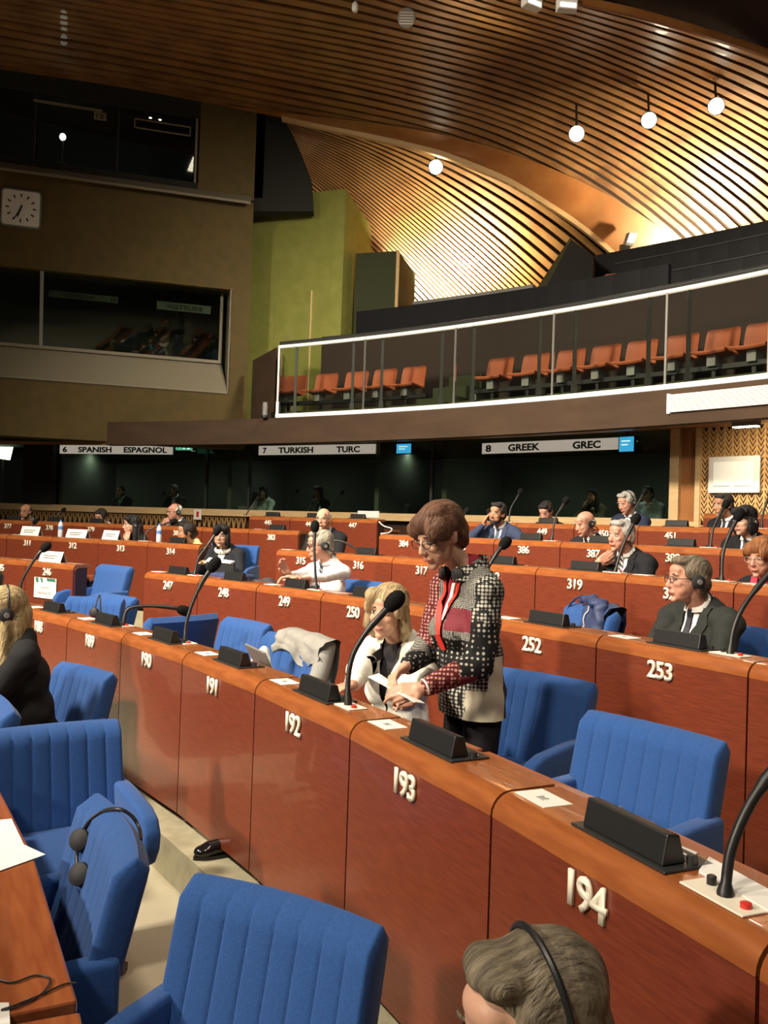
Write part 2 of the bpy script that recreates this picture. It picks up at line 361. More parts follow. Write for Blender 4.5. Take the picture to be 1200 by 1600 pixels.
for a, L, wd in ((math.radians(207), 0.25, 0.012), (math.radians(198), 0.17, 0.018)):
    d_ = Vector((math.sin(a), 0, math.cos(a))); t_ = Vector((math.cos(a), 0, -math.sin(a)))
    MB().prism([-d_*0.05 + t_*wd, -d_*0.05 - t_*wd, d_*L - t_*wd*0.6, d_*L + t_*wd*0.6], (0, 0.004, 0)).obj('hand', M['ink'], e, (0, -0.09 - wd*0.3, 0))

# ---- walls right of the left wall: green carpet block, dark wall above, door leaf
wg = empty('wall_green', onY(540, 420, 17.5), kind='structure')
def zsolid(name, m, quad, ext, parent=None, bevel=0):
    o = MB().prism([Vector(p) for p in quad], ext).obj(name, m, bevel=bevel)
    if parent: keep(o, parent)
    return o
A_, B_, C_ = onY(394, 311, 18.2), onY(540, 295, 17.5), onY(607, 392, 20.6)
low = lambda p, z=3.2: Vector((p.x, p.y, z))
def slab(name, p, q, th, m, parent=None, zlo=3.2):
    n = Vector((-(q.y - p.y), q.x - p.x, 0)).normalized() * th
    return zsolid(name, m, [low(p, zlo), low(q, zlo), q, p], n, parent)
slab('wall_face', A_, B_, 0.25, M['green'], wg); slab('wall_face', B_, C_, 0.25, M['green'], wg)
o = MB().prism([onY(425, 512, 17.6), onY(494, 514, 17.35), onY(495, 452, 17.35), onY(494, 452, 17.35)], (0, -0.01, 0))
# faint door outline
dr = empty('door_1', low(onY(470, 520, 17.7)), kind='structure')
d0, d1 = A_.lerp(B_, 0.30), A_.lerp(B_, 0.68)
nn = Vector((-(B_.y - A_.y), B_.x - A_.x, 0)).normalized() * -0.015
zt = onY(495, 452, 17.6).z
keep(MB().prism([low(d0) , low(d1), low(d1, zt), low(d0, zt)], nn).obj('door_leaf', M['green']), dr)
keep(MB().prism([low(d1), low(d1.lerp(B_, 0.04)), low(d1.lerp(B_, 0.04), zt), low(d1, zt)], nn * 1.6).obj('door_edge', M['trim']), dr)
# dark upper wall between the left wall and the vault
uw = [onY(*q, 17.3) for q in ((300, 120), (446, 150), (446, 190), (457, 210), (473, 246), (486, 280), (489, 330), (300, 330))]
setp(zsolid('wall_upper', M['wall_dark'], uw, (0, 0.3, 0)), kind='structure')
pr = onY(408, 240, 17.55)
setp(MB().box((pr.x - 0.10, 17.3, 7.9), (pr.x + 0.10, 17.6, 9.6)).obj('trim_1', M['wall_dark']), kind='structure')
# dark green cupboard-like block beside it
bl = empty('wall_block', low(onY(590, 520, 17.9)), kind='structure')
p0, p1 = onY(556, 396, 18.0), onY(622, 392, 17.7); p2 = onY(649, 428, 19.3)
zsolid('block_face', M['green_dark'], [low(p0), low(p1), p1, p0], (0, 0.12, 0), bl)
q1 = Vector((p1.x, p1.y, p1.z)); zsolid('block_side', M['green_dark'], [low(p1), low(p2), p2, q1], (-0.1, 0.05, 0), bl)
keep(MB().tube([low(p1) + Vector((0.0, -0.02, 0)), p1 + Vector((0.0, -0.02, 0))], 0.035, 8).obj('edge_post', M['trim']), bl)

# ---- gallery (balcony): slab, fascia, tiers, parapets
RF = 21.5; TH0, TH1 = 0.42, th_of(onR(166, 655, RF))
gal = empty('balcony', pol(RF, 0.8, 3.0), kind='structure')
keep(MB().sector(RF, RF + 0.18, TH0, TH1, 2.79, 3.22).obj('fascia', M['fascia']), gal)
keep(MB().sector(RF + 0.18, RF + 4.6, TH0, 1.10, 3.02, 3.24).obj('slab', M['wall_dark']), gal)
# underside, rising a little towards the booths
so = MB(); n = 40
for i in range(n + 1):
    t = TH0 + (1.5 - TH0) * i / n
    so.v += [tuple(pol(RF + 0.05, t, 2.80)), tuple(pol(RB + 0.3, t, 2.985)), tuple(pol(RB + 0.3, t, 3.05)), tuple(pol(RF + 0.05, t, 2.86))]
for i in range(n):
    so.f += [(4*i+k, 4*i+(k+1) % 4, 4*i+4+(k+1) % 4, 4*i+4+k) for k in range(4)]
keep(so.obj('soffit', M['beam']), gal)
keep(MB().sector(RF + 0.6, RF + 0.62, TH0, 0.70, 2.74, 2.80).obj('soffit_edge', M['fascia']), gal)
# step and seat platform, tier backs
keep(MB().sector(RF + 0.25, RF + 2.7, TH0, 1.075, 3.24, 3.36).obj('platform', M['green_dark']), gal)
keep(MB().sector(23.3, 23.4, TH0, 1.075, 3.24, 5.0).obj('tier_wall', M['tier']), gal)
tA, tB, tC = th_of(onR(648, 470, 24)), th_of(onR(835, 455, 24)), th_of(onR(922, 395, 26))
keep(MB().sector(23.95, 24.05, tB - 0.1, 1.06, 3.3, 5.60).obj('parapet', M['black_panel']), gal)
keep(MB().sector(23.93, 24.08, tB, tA, 5.60, 5.66).obj('parapet_trim', M['steel']), gal)
keep(MB().sector(26.0, 26.12, TH0, tC + 0.01, 3.3, 6.68).obj('parapet', M['black_panel']), gal)
keep(MB().sector(25.5, 25.6, TH0, th_of(onR(962, 410, 25.5)), 3.3, 6.27).obj('parapet', M['black_panel']), gal)
keep(MB().sector(25.0, 25.1, TH0, th_of(onR(937, 440, 25.0)), 3.3, 5.81).obj('parapet', M['black_panel']), gal)
keep(MB().sector(24.98, 25.12, TH0, th_of(onR(937, 440, 25.0)), 5.81, 5.83).obj('parapet_trim', M['gunmetal']), gal)
keep(MB().sector(25.48, 25.62, TH0, th_of(onR(962, 410, 25.5)), 6.27, 6.29).obj('parapet_trim', M['gunmetal']), gal)
# wedge-shaped pier where the roof rib lands
pier = empty('pier', low(onY(880, 480, 15.4)), kind='structure')
Yp = 15.4
pf = [onY(848, 520, Yp), onY(848, 458, Yp), onY(893, 374, Yp), onY(926, 400, Yp), onY(926, 520, Yp)]
keep(MB().prism(pf, (0.35, 1.2, 0)).obj('pier_body', M['wall_dark']), pier)
keep(MB().prism([onY(831, 520, Yp+0.5), onY(831, 462, Yp+0.5), onY(891, 371, Yp+0.35), onY(893, 374, Yp), onY(848, 458, Yp), onY(848, 520, Yp)], (0.1, 0.5, 0)).obj('pier_flank', M['green_dark']), pier)
# stair blocks in the gallery aisle
for i, (a, b, z) in enumerate(((668, 735, 3.50), (676, 735, 3.72), (684, 735, 3.95))):
    ta, tb = th_of(onR(a, 590, 22.4)), th_of(onR(b, 590, 22.4))
    keep(MB().sector(22.1 + 0.32 * i, 23.3, tb, ta, 3.36, z).obj('stair_block', M['green_dark']), gal)
# end wall of the gallery, brown
ew0, ew1 = onY(396, 535, 16.5), onY(432, 537, 15.2)
setp(zsolid('wall_gallery_end', M['fascia'], [low(ew0, 3.22), low(ew1, 3.22), low(ew1, 4.50), low(ew0, 4.50)], (0.02, 0.1, 0)), kind='structure')

# ---- balustrade
bal = empty('balustrade', pol(RF + 0.02, 0.85, 3.24), 0, 'curved glass balustrade with dark posts along the gallery edge', 'balustrade')
tpx = lambda x, y=600, R=RF: th_of(onR(x, y, R))
TE = tpx(433)
joints = [433, 567, 708, 861, 1037, 1198, 1400]
for a, b in zip(joints[:-1], joints[1:]):
    t0, t1 = tpx(a), tpx(b)
    keep(MB().sector(RF + 0.03, RF + 0.045, t1 + 0.0008, t0 - 0.0008, 3.26, 4.42).obj('glass_pane', M['glass']), bal)
for x in (457, 546, 591, 684, 733, 836, 891, 1006, 1068):
    c = pol(RF + 0.09, tpx(x))
    b = MB().box((c.x - 0.022, c.y - 0.022, 3.20), (c.x + 0.022, c.y + 0.022, 4.42)); b.box((c.x - 0.035, c.y - 0.035, 3.10), (c.x + 0.035, c.y + 0.035, 3.42))
    keep(b.obj('post', M['gunmetal']), bal)
for x in (567, 708, 861, 1037, 1198):
    keep(MB().sector(RF + 0.02, RF + 0.05, tpx(x) - 0.0006, tpx(x) + 0.0006, 3.26, 4.42, 1).obj('joint_strip', M['steel']), bal)
keep(MB().sector(RF - 0.02, RF + 0.10, TH0, TE, 3.225, 3.285).obj('bottom_strip', M['whitebar']), bal)
keep(MB().sector(RF + 0.0, RF + 0.08, TH0, TE, 4.42, 4.455).obj('top_strip', M['whitebar']), bal)
n = 60; keep(MB().tube([pol(RF + 0.06, TH0 + (TE - TH0) * i / n, 4.50) for i in range(n + 1)], 0.033, 10).obj('handrail', M['gunmetal'], smooth=True), bal)
c0 = pol(RF + 0.03, TE); c1 = c0 + Vector((-0.02, 1.4, 0))
keep(MB().prism([Vector((c0.x, c0.y, 3.26)), Vector((c1.x, c1.y, 3.26)), Vector((c1.x, c1.y, 4.42)), Vector((c0.x, c0.y, 4.42))], (0.012, 0, 0)).obj('glass_pane', M['glass']), bal)
keep(MB().box((c0.x - 0.012, c0.y - 0.02, 3.22), (c0.x + 0.012, c0.y + 0.02, 4.45)).obj('corner_strip', M['steel']), bal)
keep(MB().box((c0.x - 0.02, c0.y - 0.03, 3.22), (c0.x + 0.02, c0.y + 0.03, 3.50)).obj('corner_cap', M['whitebar']), bal)
# white ventilation grille in the fascia, lamp under the gallery
t0, t1 = tpx(1043, 630, RF - 0.03), tpx(1330, 620, RF - 0.03)
gr = empty('vent_grille', pol(RF - 0.03, t0, 3.0), 0, 'long white slatted ventilation grille on the gallery fascia', 'grille')
keep(MB().sector(RF - 0.02, RF, t1, t0, 2.93, 3.15).obj('backing', M['sill']), gr)
for i in range(9):
    z = 2.935 + i * 0.0245; keep(MB().sector(RF - 0.045, RF - 0.02, t1, t0, z, z + 0.015).obj('slat', M['whitebar']), gr)
keep(MB().sector(RF - 0.05, RF, t0 - 0.0012, t0, 2.92, 3.16, 1).obj('frame', M['whitebar']), gr)
c = onR(1166, 655, 22.2)
e = empty('soffit_lamp', (c.x, c.y, 2.80), th_of(c) - math.pi/2, 'small flat lit lamp under the gallery by the lattice wall', 'lamp')
spot('soffit_lamp_beam', c * 1.0 + Vector((0, 0, 2.76 - c.z)), pol(RB, th_of(c) - 0.005, 1.9), 75, 150, 0.1, (1, 0.85, 0.6), 0.9)
MB().box((-0.16, -0.05, 0.0), (0.16, 0.05, 0.06)).obj('housing', M['grey'], e); MB().box((-0.15, -0.045, -0.012), (0.15, 0.045, 0.0)).obj('diffuser', M['lampsoft'], e)
c = onR(414, 640, RF - 0.05)
e = empty('wall_fixture', c, th_of(c) - math.pi/2, 'small grey cylinder fixture on the gallery fascia left of the balustrade', 'lamp'); 
MB().lathe([(0.045, -0.10), (0.045, 0.12)], 14).obj('body', M['grey'], e, smooth=True); MB().lathe([(0.06, -0.14), (0.06, -0.10)], 14).obj('cap', M['black'], e)

# ---- booths under the gallery
bo = empty('wall_booths', pol(RB, 0.95, 1.0), kind='structure')
TR0 = tpx(1062, 700, RB)
keep(MB().sector(RB - 0.12, RB + 0.15, TR0, 1.75, 1.545, 1.675).obj('booth_sill', M['trim']), bo)
keep(MB().sector(RB + 0.05, RB + 0.15, TR0, 1.75, 0.7, 1.545).obj('booth_base', M['wood_dark']), bo)
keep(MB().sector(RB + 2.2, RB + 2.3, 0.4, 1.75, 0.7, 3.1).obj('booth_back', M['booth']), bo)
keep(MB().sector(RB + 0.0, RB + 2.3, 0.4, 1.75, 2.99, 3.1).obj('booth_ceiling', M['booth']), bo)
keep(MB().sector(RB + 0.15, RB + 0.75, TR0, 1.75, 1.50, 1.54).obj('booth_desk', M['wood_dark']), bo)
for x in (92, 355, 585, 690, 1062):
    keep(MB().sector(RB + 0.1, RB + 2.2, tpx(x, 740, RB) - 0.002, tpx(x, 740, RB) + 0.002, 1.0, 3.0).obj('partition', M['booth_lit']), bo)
mull = [-300, 40, 62, 323, 390, 675, 1060]
win = empty('window_3', pol(RB, 1.0, 1.68), kind='structure')
for a, b in zip(mull[:-1], mull[1:]):
    keep(MB().sector(RB, RB + 0.015, tpx(b, 740, RB) + 0.001, tpx(a, 740, RB) - 0.001, 1.675, 2.99).obj('window_pane', M['glass_dark']), win)
for x in mull[1:-1]:
    keep(MB().sector(RB - 0.02, RB + 0.04, tpx(x, 740, RB) - 0.001, tpx(x, 740, RB) + 0.001, 1.675, 2.99, 1).obj('window_mullion', M['gunmetal']), win)
keep(MB().sector(RB - 0.15, RB + 0.4, tpx(88, 740, RB), tpx(42, 740, RB), 1.675, 2.99).obj('column', M['wall_dark']), bo)
# lattice strip under the sill on the left
strip = empty('lattice_strip', pol(RB, 1.2, 1.2), 0, 'strip of light oak zigzag lattice under the booth sill on the left', 'lattice')
b = MB(); t0, t1 = tpx(385, 810, RB - 0.02), 1.62; n = int((t1 - t0) * RB / 0.115)
for i in range(n):
    for sgn in (-1, 1):
        ta = t0 + (i + 0.5) * 0.115 / RB; d = 0.05 / RB * sgn
        for k in range(2):
            z0 = 1.05 + 0.25 * k
            b.add([pol(RB - 0.02, ta, z0), pol(RB - 0.02, ta + 0.016 / RB, z0), pol(RB - 0.02, ta + d + 0.016 / RB, z0 + 0.24), pol(RB - 0.02, ta + d, z0 + 0.24),
                   pol(RB + 0.02, ta, z0), pol(RB + 0.02, ta + 0.016 / RB, z0), pol(RB + 0.02, ta + d + 0.016 / RB, z0 + 0.24), pol(RB + 0.02, ta + d, z0 + 0.24)],
                  [(0,1,2,3),(7,6,5,4),(0,4,5,1),(1,5,6,2),(2,6,7,3),(3,7,4,0)])
keep(setp(b.obj('zigzag_bars', M['lattice']), kind='stuff'), strip)
keep(MB().sector(RB - 0.03, RB + 0.02, t0, t1, 1.50, 1.545).obj('top_rail', M['lattice']), strip)
# right end: oak frame and lattice wall with white board
fr = empty('trim_2', pol(RB, TR0, 1.0), kind='structure')
ta, tb, tc = tpx(1062, 740, RB), tpx(1088, 740, RB - 0.1), tpx(1096, 740, RB - 0.1)
keep(MB().sector(RB - 0.05, RB + 0.1, tb, ta, 1.545, 3.0).obj('frame_panel', M['beam']), fr)
keep(MB().sector(RB - 0.14, RB + 0.1, tc, tb, 0.9, 3.0).obj('frame_post', M['trim']), fr)
keep(MB().sector(RB - 0.12, RB + 0.1, ta - 0.002, ta + 0.004, 1.6, 2.95, 2).obj('frame_post', M['trim']), fr)
keep(MB().sector(RB - 0.12, RB + 0.1, tc, ta + 0.01, 1.50, 1.64).obj('frame_rail', M['trim']), fr)
lat = empty('wall_lattice', pol(RB - 0.1, 0.7, 1.0), kind='structure')
te = tpx(1290, 740, RB - 0.1)
keep(MB().sector(RB - 0.02, RB + 0.05, te, tc, 0.9, 3.0).obj('backing', M['wood_dark']), lat)
ncol = 15; dt = (tc - te) / ncol; cw = dt * (RB - 0.1)
keep(MB().sector(RB - 0.12, RB - 0.1, te, tc, 2.93, 3.0).obj('rail', M['lattice']), lat)
rowh = 0.075
sm = MB(); wd = cw / 2 - 0.002
sm.prism([Vector((0, 0, 0)), Vector((wd, 0, 0.100)), Vector((wd, 0, 0.142)), Vector((0, 0, 0.042))], (0, 0.02, 0)); slme = sm.mesh('slat'); slme.materials.append(M['lattice'])
sm = MB(); sm.prism([Vector((0, 0, 0)), Vector((-wd, 0, 0.100)), Vector((-wd, 0, 0.142)), Vector((0, 0, 0.042))], (0, 0.02, 0)); slme2 = sm.mesh('slat'); slme2.materials.append(M['lattice'])
for i in range(ncol):
    t = te + (i + 0.5) * dt
    for k in range(17):
        z = 1.62 + k * rowh
        if z > 2.86: break
        for me in (slme, slme2):
            o = link('slat', me, None, None, *frame(t, RB - 0.11, z)[:1], (0, 0, t - math.pi/2)); keep(o, lat)
for i in range(ncol + 1):
    t = te + i * dt
    keep(MB().sector(RB - 0.115, RB - 0.095, t - 0.0005, t + 0.0005, 0.95, 2.95, 1).obj('batten', M['lattice']), lat)
for z in (1.58, 2.07, 2.50): keep(MB().sector(RB - 0.118, RB - 0.098, te, tc, z, z + 0.016).obj('rail', M['lattice']), lat)
c0, c1 = onR(1107, 714, RB - 0.18), onR(1186, 770, RB - 0.18); tm = (th_of(c0) + th_of(c1)) / 2
e = empty('notice_board', pol(RB - 0.16, tm, (c0.z + c1.z) / 2), tm - math.pi/2, 'white notice board with rounded corners on the lattice wall', 'board')
hw, hz = (c1 - c0).xy.length / 2, (c0.z - c1.z) / 2
MB().box((-hw, -0.02, -hz), (hw, 0.02, hz)).obj('board', M['white'], e, bevel=0.012)
MB().box((-hw*0.78, -0.026, -hz*0.62), (hw*0.78, -0.02, hz*0.7)).obj('sheet', M['sign'], e)
for x in (-0.45, 0.4): MB().box((x*hw*2*0.5 - 0.11, -0.03, -hz*0.62), (x*hw*2*0.5 + 0.11, -0.026, -hz*0.60)).obj('line', M['grey'], e)

for i, x in enumerate((150, 300, 470, 640, 840, 990)):
    t = tpx(x, 740, RB + 1.1); c = pol(RB + 1.1, t, 2.97)
    e = empty('booth_fill_lamp', c, t - math.pi/2, '%s added dim fill lamp from the left inside the booths' % ('first', 'second', 'third', 'fourth', 'fifth', 'sixth')[i], 'lamp', 'added fill lamps in the booths')  # unseen lamps, added to lift the black booth interiors
    MB().lathe([(0.07, -0.03), (0.07, 0.02)], 16).obj('housing', M['grey'], e, smooth=True); MB().lathe([(0.05, -0.034), (0.05, -0.03)], 16).obj('lens', M['booth_lens'], e)
    spot('booth_fill_beam', c - Vector((0, 0, 0.06)), c - Vector((0, 0, 1.5)), 26, 172, 0.15, (0.88, 1.0, 0.88), 1.0)
# ---- booth signs
def booth_sign(x0, x1, zt, zb, items, label):
    t0, t1 = tpx(x0, 700, RB - 0.05), tpx(x1, 700, RB - 0.05); tm = (t0 + t1) / 2
    e = empty('booth_sign', pol(RB - 0.06, tm, (zt + zb) / 2), tm - math.pi/2, label, 'sign', 'language signs over the booths')
    hw = (t0 - t1) * (RB - 0.06) / 2; hz = (zt - zb) / 2
    MB().box((-hw, 0, -hz), (hw, 0.03, hz)).obj('board', M['sign'], e)
    for body, a, b in items:
        u0, u1 = (t0 - tpx(a, 700, RB - 0.05)) / (t0 - t1), (t0 - tpx(b, 700, RB - 0.05)) / (t0 - t1)
        o = link('lettering', text_mesh(body, hz * 1.25, 0.004, 0.036, width=(u1 - u0) * 2 * hw), M['ink'], e, ((u0 + u1) * hw - hw, -0.001, 0)); o.rotation_euler = (math.pi/2, 0, 0)
booth_sign(92, 268, 2.945, 2.765, [('6', 97, 104), ('SPANISH', 122, 175), ('ESPAGNOL', 194, 260)], 'lit booth sign 6 SPANISH ESPAGNOL')
booth_sign(403, 585, 2.925, 2.75, [('7', 410, 416), ('TURKISH', 435, 490), ('TURC', 526, 562)], 'lit booth sign 7 TURKISH TURC')
booth_sign(752, 968, 2.875, 2.70, [('8', 758, 767), ('GREEK', 794, 844), ('GREC', 895, 938)], 'lit booth sign 8 GREEK GREC')
for x0, x1, y0, y1, lb in ((620, 642, 694, 708, 'small blue screen hanging right of the TURKISH booth sign'), (968, 990, 683, 705, 'small blue screen at the right end of the GREEK booth sign')):
    a, b_ = onR(x0, y0, RB - 0.1), onR(x1, y1, RB - 0.1); tm = (th_of(a) + th_of(b_)) / 2
    e = empty('screen', pol(RB - 0.1, tm, (a.z + b_.z) / 2), tm - math.pi/2, lb, 'screen'); hw = (b_ - a).xy.length / 2; hz = (a.z - b_.z) / 2
    MB().box((-hw - 0.015, 0.0, -hz - 0.015), (hw + 0.015, 0.05, hz + 0.015)).obj('housing', M['black'], e)
    MB().box((-hw, -0.004, -hz), (hw, 0.0, hz)).obj('panel', M['screen'], e)
    for k in range(2): MB().box((-hw*0.7, -0.006, hz*(0.35 - 0.5*k)), (hw*(0.5 - 0.3*k), -0.004, hz*(0.5 - 0.5*k))).obj('text_line', M['exitw'], e)
    MB().box((-0.012, 0.01, hz), (0.012, 0.03, hz + 0.1)).obj('hanger', M['black'], e)
a, b_ = onR(275, 682, RB - 0.4), onR(298, 703, RB - 0.4); tm = (th_of(a) + th_of(b_)) / 2
e = empty('exit_sign', pol(RB - 0.4, tm, (a.z + b_.z) / 2), tm - math.pi/2, 'lit green and white emergency exit sign under the gallery', 'sign'); hw = (b_ - a).xy.length / 2; hz = (a.z - b_.z) / 2
MB().box((-hw, 0, -hz), (hw, 0.06, 0.15*hz)).obj('panel', M['exit'], e); MB().box((-hw, 0, 0.15*hz), (hw, 0.06, hz)).obj('lamp_case', M['exitw'], e)
MB().prism([Vector((-hw*0.75, -0.004, -hz*0.5)), Vector((-hw*0.35, -0.004, -hz*0.75)), Vector((-hw*0.35, -0.004, -hz*0.25))], (0, 0.003, 0)).obj('arrow', M['exitw'], e)
b = MB().box((0.0, -0.004, -hz*0.85), (hw*0.22, -0.001, -hz*0.2)); b.ell((hw*0.12, -0.003, -hz*0.05), (0.02, 0.003, 0.02)); b.box((-hw*0.2, -0.004, -hz*0.5), (hw*0.4, -0.001, -hz*0.4)); b.obj('running_figure', M['exitw'], e)
MB().box((hw*0.55, -0.004, -hz*0.9), (hw*0.85, -0.001, 0.0)).obj('doorway', M['exitw'], e)
# bright studio light at the left edge behind the glass
a, b_ = onR(-14, 690, RB + 1.2), onR(21, 717, RB + 1.2); tm = (th_of(a) + th_of(b_)) / 2
e = empty('studio_light', pol(RB + 1.2, tm, 1.0), tm - math.pi/2, 'bright white studio softbox behind the glass at the left edge', 'lamp'); hw = (b_ - a).xy.length / 2
MB().prism([Vector((-hw, 0, a.z - 1.0)), Vector((hw, 0, a.z - 1.0)), Vector((hw*0.7, 0, b_.z - 1.03)), Vector((-hw, 0, b_.z - 0.98))], (0, 0.01, 0)).obj('diffuser', M['lampsoft'], e)
MB().prism([Vector((-hw, 0.01, a.z - 1.0)), Vector((hw, 0.01, a.z - 1.0)), Vector((hw*0.7, 0.01, b_.z - 1.03)), Vector((-hw, 0.01, b_.z - 0.98))], (0, 0.12, 0)).obj('housing', M['black'], e)
MB().tube([(0, 0.06, -0.1), (0, 0.06, b_.z - 0.98)], 0.025).obj('stand', M['grey'], e)

# ---- ceiling: slatted vaults
def resample(pts, n):
    P = np.array(pts, float)
    d = np.r_[0, np.cumsum(np.hypot(*np.diff(P[:, :2], axis=0).T))]; d /= d[-1]
    # smooth through the points (Catmull-Rom in chord length)
    u = np.linspace(0, 1, n); out = np.zeros((n, 3))
    m = np.gradient(P, d, axis=0)
    for i, x in enumerate(u):
        k = min(max(np.searchsorted(d, x) - 1, 0), len(d) - 2); h = d[k+1] - d[k]; t = (x - d[k]) / h
        out[i] = (2*t**3-3*t**2+1)*P[k] + (t**3-2*t**2+t)*h*m[k] + (-2*t**3+3*t**2)*P[k+1] + (t**3-t**2)*h*m[k+1]
    return np.array([onY(*q)[:] for q in out])
def vault(name, curves, counts, fill, ns, mt, label_back, back=0.10, thick=0.035):
    root = empty(name, (0, 16, 9), kind='structure')
    K = [resample(c, ns) for c in curves]
    # positions of slat centre lines in the stack of key curves
    T = []
    for i, c in enumerate(counts): T += [i + (j + 0.0) / c for j in range(c)]
    T.append(len(counts))
    KK = np.array(K)
    def S_(t):
        i = min(int(t), len(K) - 2); f = t - i
        a = KK[max(i-1, 0)]; b = KK[i]; c = KK[i+1]; d = KK[min(i+2, len(K)-1)]
        m0 = (c - a) / 2; m1 = (d - b) / 2
        return (2*f**3-3*f**2+1)*b + (f**3-2*f**2+f)*m0 + (-2*f**3+3*f**2)*c + (f**3-f**2)*m1
    def strip(t0, t1, off, th, nm, m, par):
        A, B = S_(t0), S_(t1)
        du = np.gradient((A + B) / 2, axis=0); dv = B - A
        N = np.cross(du, dv); N /= np.linalg.norm(N, axis=1)[:, None] + 1e-9
        ref = np.array([0, 4, 1.5]) - (A + B) / 2
        N *= np.sign((N * ref).sum(1))[:, None]
        A0, B0 = A - N * off, B - N * off; A1, B1 = A0 - N * th, B0 - N * th
        vs = np.stack([A0, B0, B1, A1], 1).reshape(-1, 3)
        fs = [(4*i+k, 4*i+(k+1) % 4, 4*i+4+(k+1) % 4, 4*i+4+k) for i in range(ns-1) for k in range(4)] + [(3,2,1,0), (4*ns-4, 4*ns-3, 4*ns-2, 4*ns-1)]
        b = MB(); b.add([tuple(p) for p in vs], fs)
        return keep(b.obj(nm, m), par)
    for t0, t1 in zip(T[:-1], T[1:]):
        strip(t0, t0 + (t1 - t0) * fill, 0.0, thick, 'slat', mt, root)
    # continuous dark backing above the slats
    b = MB(); tt = np.linspace(0, len(counts), 4 * len(counts) + 1); rows_ = []
    for t in tt:
        A = S_(t); A2 = S_(min(t + 0.05, len(counts))) - S_(max(t - 0.05, 0)); N = np.cross(np.gradient(A, axis=0), A2); N /= np.linalg.norm(N, axis=1)[:, None] + 1e-9
        N *= np.sign((N * (np.array([0, 4, 1.5]) - A)).sum(1))[:, None]; rows_.append(A - N * back)
    vs = [tuple(p) for r in rows_ for p in r]
    b.add(vs, [(i*ns+j, i*ns+j+1, (i+1)*ns+j+1, (i+1)*ns+j) for i in range(len(tt)-1) for j in range(ns-1)])
    keep(b.obj('backing', M['void'], smooth=True), root)
    return root, S_
VA = [[(-260, 66, 15.0), (0, 108, 15.6), (200, 138, 16.2), (390, 174, 16.7), (500, 196, 16.6), (600, 214, 16.5), (740, 256, 16.5), (850, 312, 16.8), (960, 394, 17.2), (1010, 446, 17.5)],
      [(-260, -20, 12.8), (0, 30, 13.6), (200, 66, 14.2), (440, 112, 14.7), (600, 146, 15.1), (800, 205, 15.8), (950, 278, 16.5), (1060, 360, 17.0), (1130, 430, 17.3)],
      [(-260, -125, 11.0), (0, -62, 11.6), (300, -5, 12.3), (600, 52, 13.2), (850, 118, 14.3), (1050, 205, 15.5), (1180, 290, 16.1), (1290, 385, 16.6)],
      [(-260, -260, 9.6), (200, -150, 10.4), (500, -75, 11.1), (700, -5, 12.0), (950, 72, 13.2), (1200, 185, 14.6), (1330, 265, 15.4), (1440, 350, 16.0)],
      [(-260, -370, 8.6), (300, -210, 9.5), (600, -110, 10.2), (920, -2, 11.3), (1060, 32, 11.9), (1200, 76, 12.6), (1400, 170, 13.8), (1540, 270, 14.8)]]
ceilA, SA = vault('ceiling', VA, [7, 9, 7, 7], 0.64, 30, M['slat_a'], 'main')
VB = [[(425, 166, 17.5), (560, 196, 17.7), (700, 232, 17.9), (850, 300, 18.2), (960, 380, 18.5), (1015, 440, 18.7)],
      [(432, 186, 17.5), (560, 232, 18.0), (660, 288, 18.6), (760, 362, 19.2), (850, 440, 19.6), (905, 490, 19.8)],
      [(446, 222, 17.6), (540, 276, 18.3), (620, 338, 19.1), (700, 408, 19.8), (790, 492, 20.4)],
      [(462, 262, 17.9), (545, 330, 18.7), (610, 390, 19.5), (650, 430, 20.0), (712, 495, 20.6)],
      [(470, 320, 18.1), (540, 384, 18.9), (600, 445, 19.8), (660, 510, 20.6)]]
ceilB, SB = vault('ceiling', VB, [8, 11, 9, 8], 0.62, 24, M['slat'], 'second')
# dark plain panel beyond the slatted field, top right
VC = [[(880, -14, 11.2), (1060, 31, 11.85), (1200, 75, 12.55), (1400, 168, 13.7)], [(900, -150, 9.6), (1080, -95, 10.2), (1250, -30, 11.0), (1450, 60, 12.0)]]
ceilC, SC = vault('ceiling', VC, [1], 1.0, 12, M['void'], 'plain')
# light oak edge beam along the rib and the border of the slatted field
def edge(curve, dy0, dy1, m, nm, thick, dz=0.0):
    top = resample([(x, y + dy0, Y + dz) for x, y, Y in curve], 30); bot = resample([(x, y + dy1, Y + dz) for x, y, Y in curve], 30)
    b = MB(); vs = []
    for p, q in zip(top, bot):
        vs += [tuple(p), tuple(q), (q[0], q[1] + thick, q[2]), (p[0], p[1] + thick, p[2])]
    b.add(vs, [(4*i+k, 4*i+(k+1) % 4, 4*i+4+(k+1) % 4, 4*i+4+k) for i in range(29) for k in range(4)] + [(3, 2, 1, 0), (116, 117, 118, 119)])
    return setp(b.obj(nm, m), kind='structure')
edge([(440, 182, 16.6), (520, 199, 16.55), (600, 216, 16.5), (680, 236, 16.45), (740, 258, 16.45), (800, 284, 16.6), (850, 314, 16.75), (910, 354, 16.95), (960, 396, 17.15), (1010, 448, 17.45)], -4, 5, M['trim'], 'trim_3', 0.10, -0.04)
edge([(880, -10, 11.2), (1000, 16, 11.6), (1100, 45, 12.0), (1200, 78, 12.6), (1400, 170, 13.7)], -2, 10, M['beam'], 'trim_4', 0.06, -0.05)
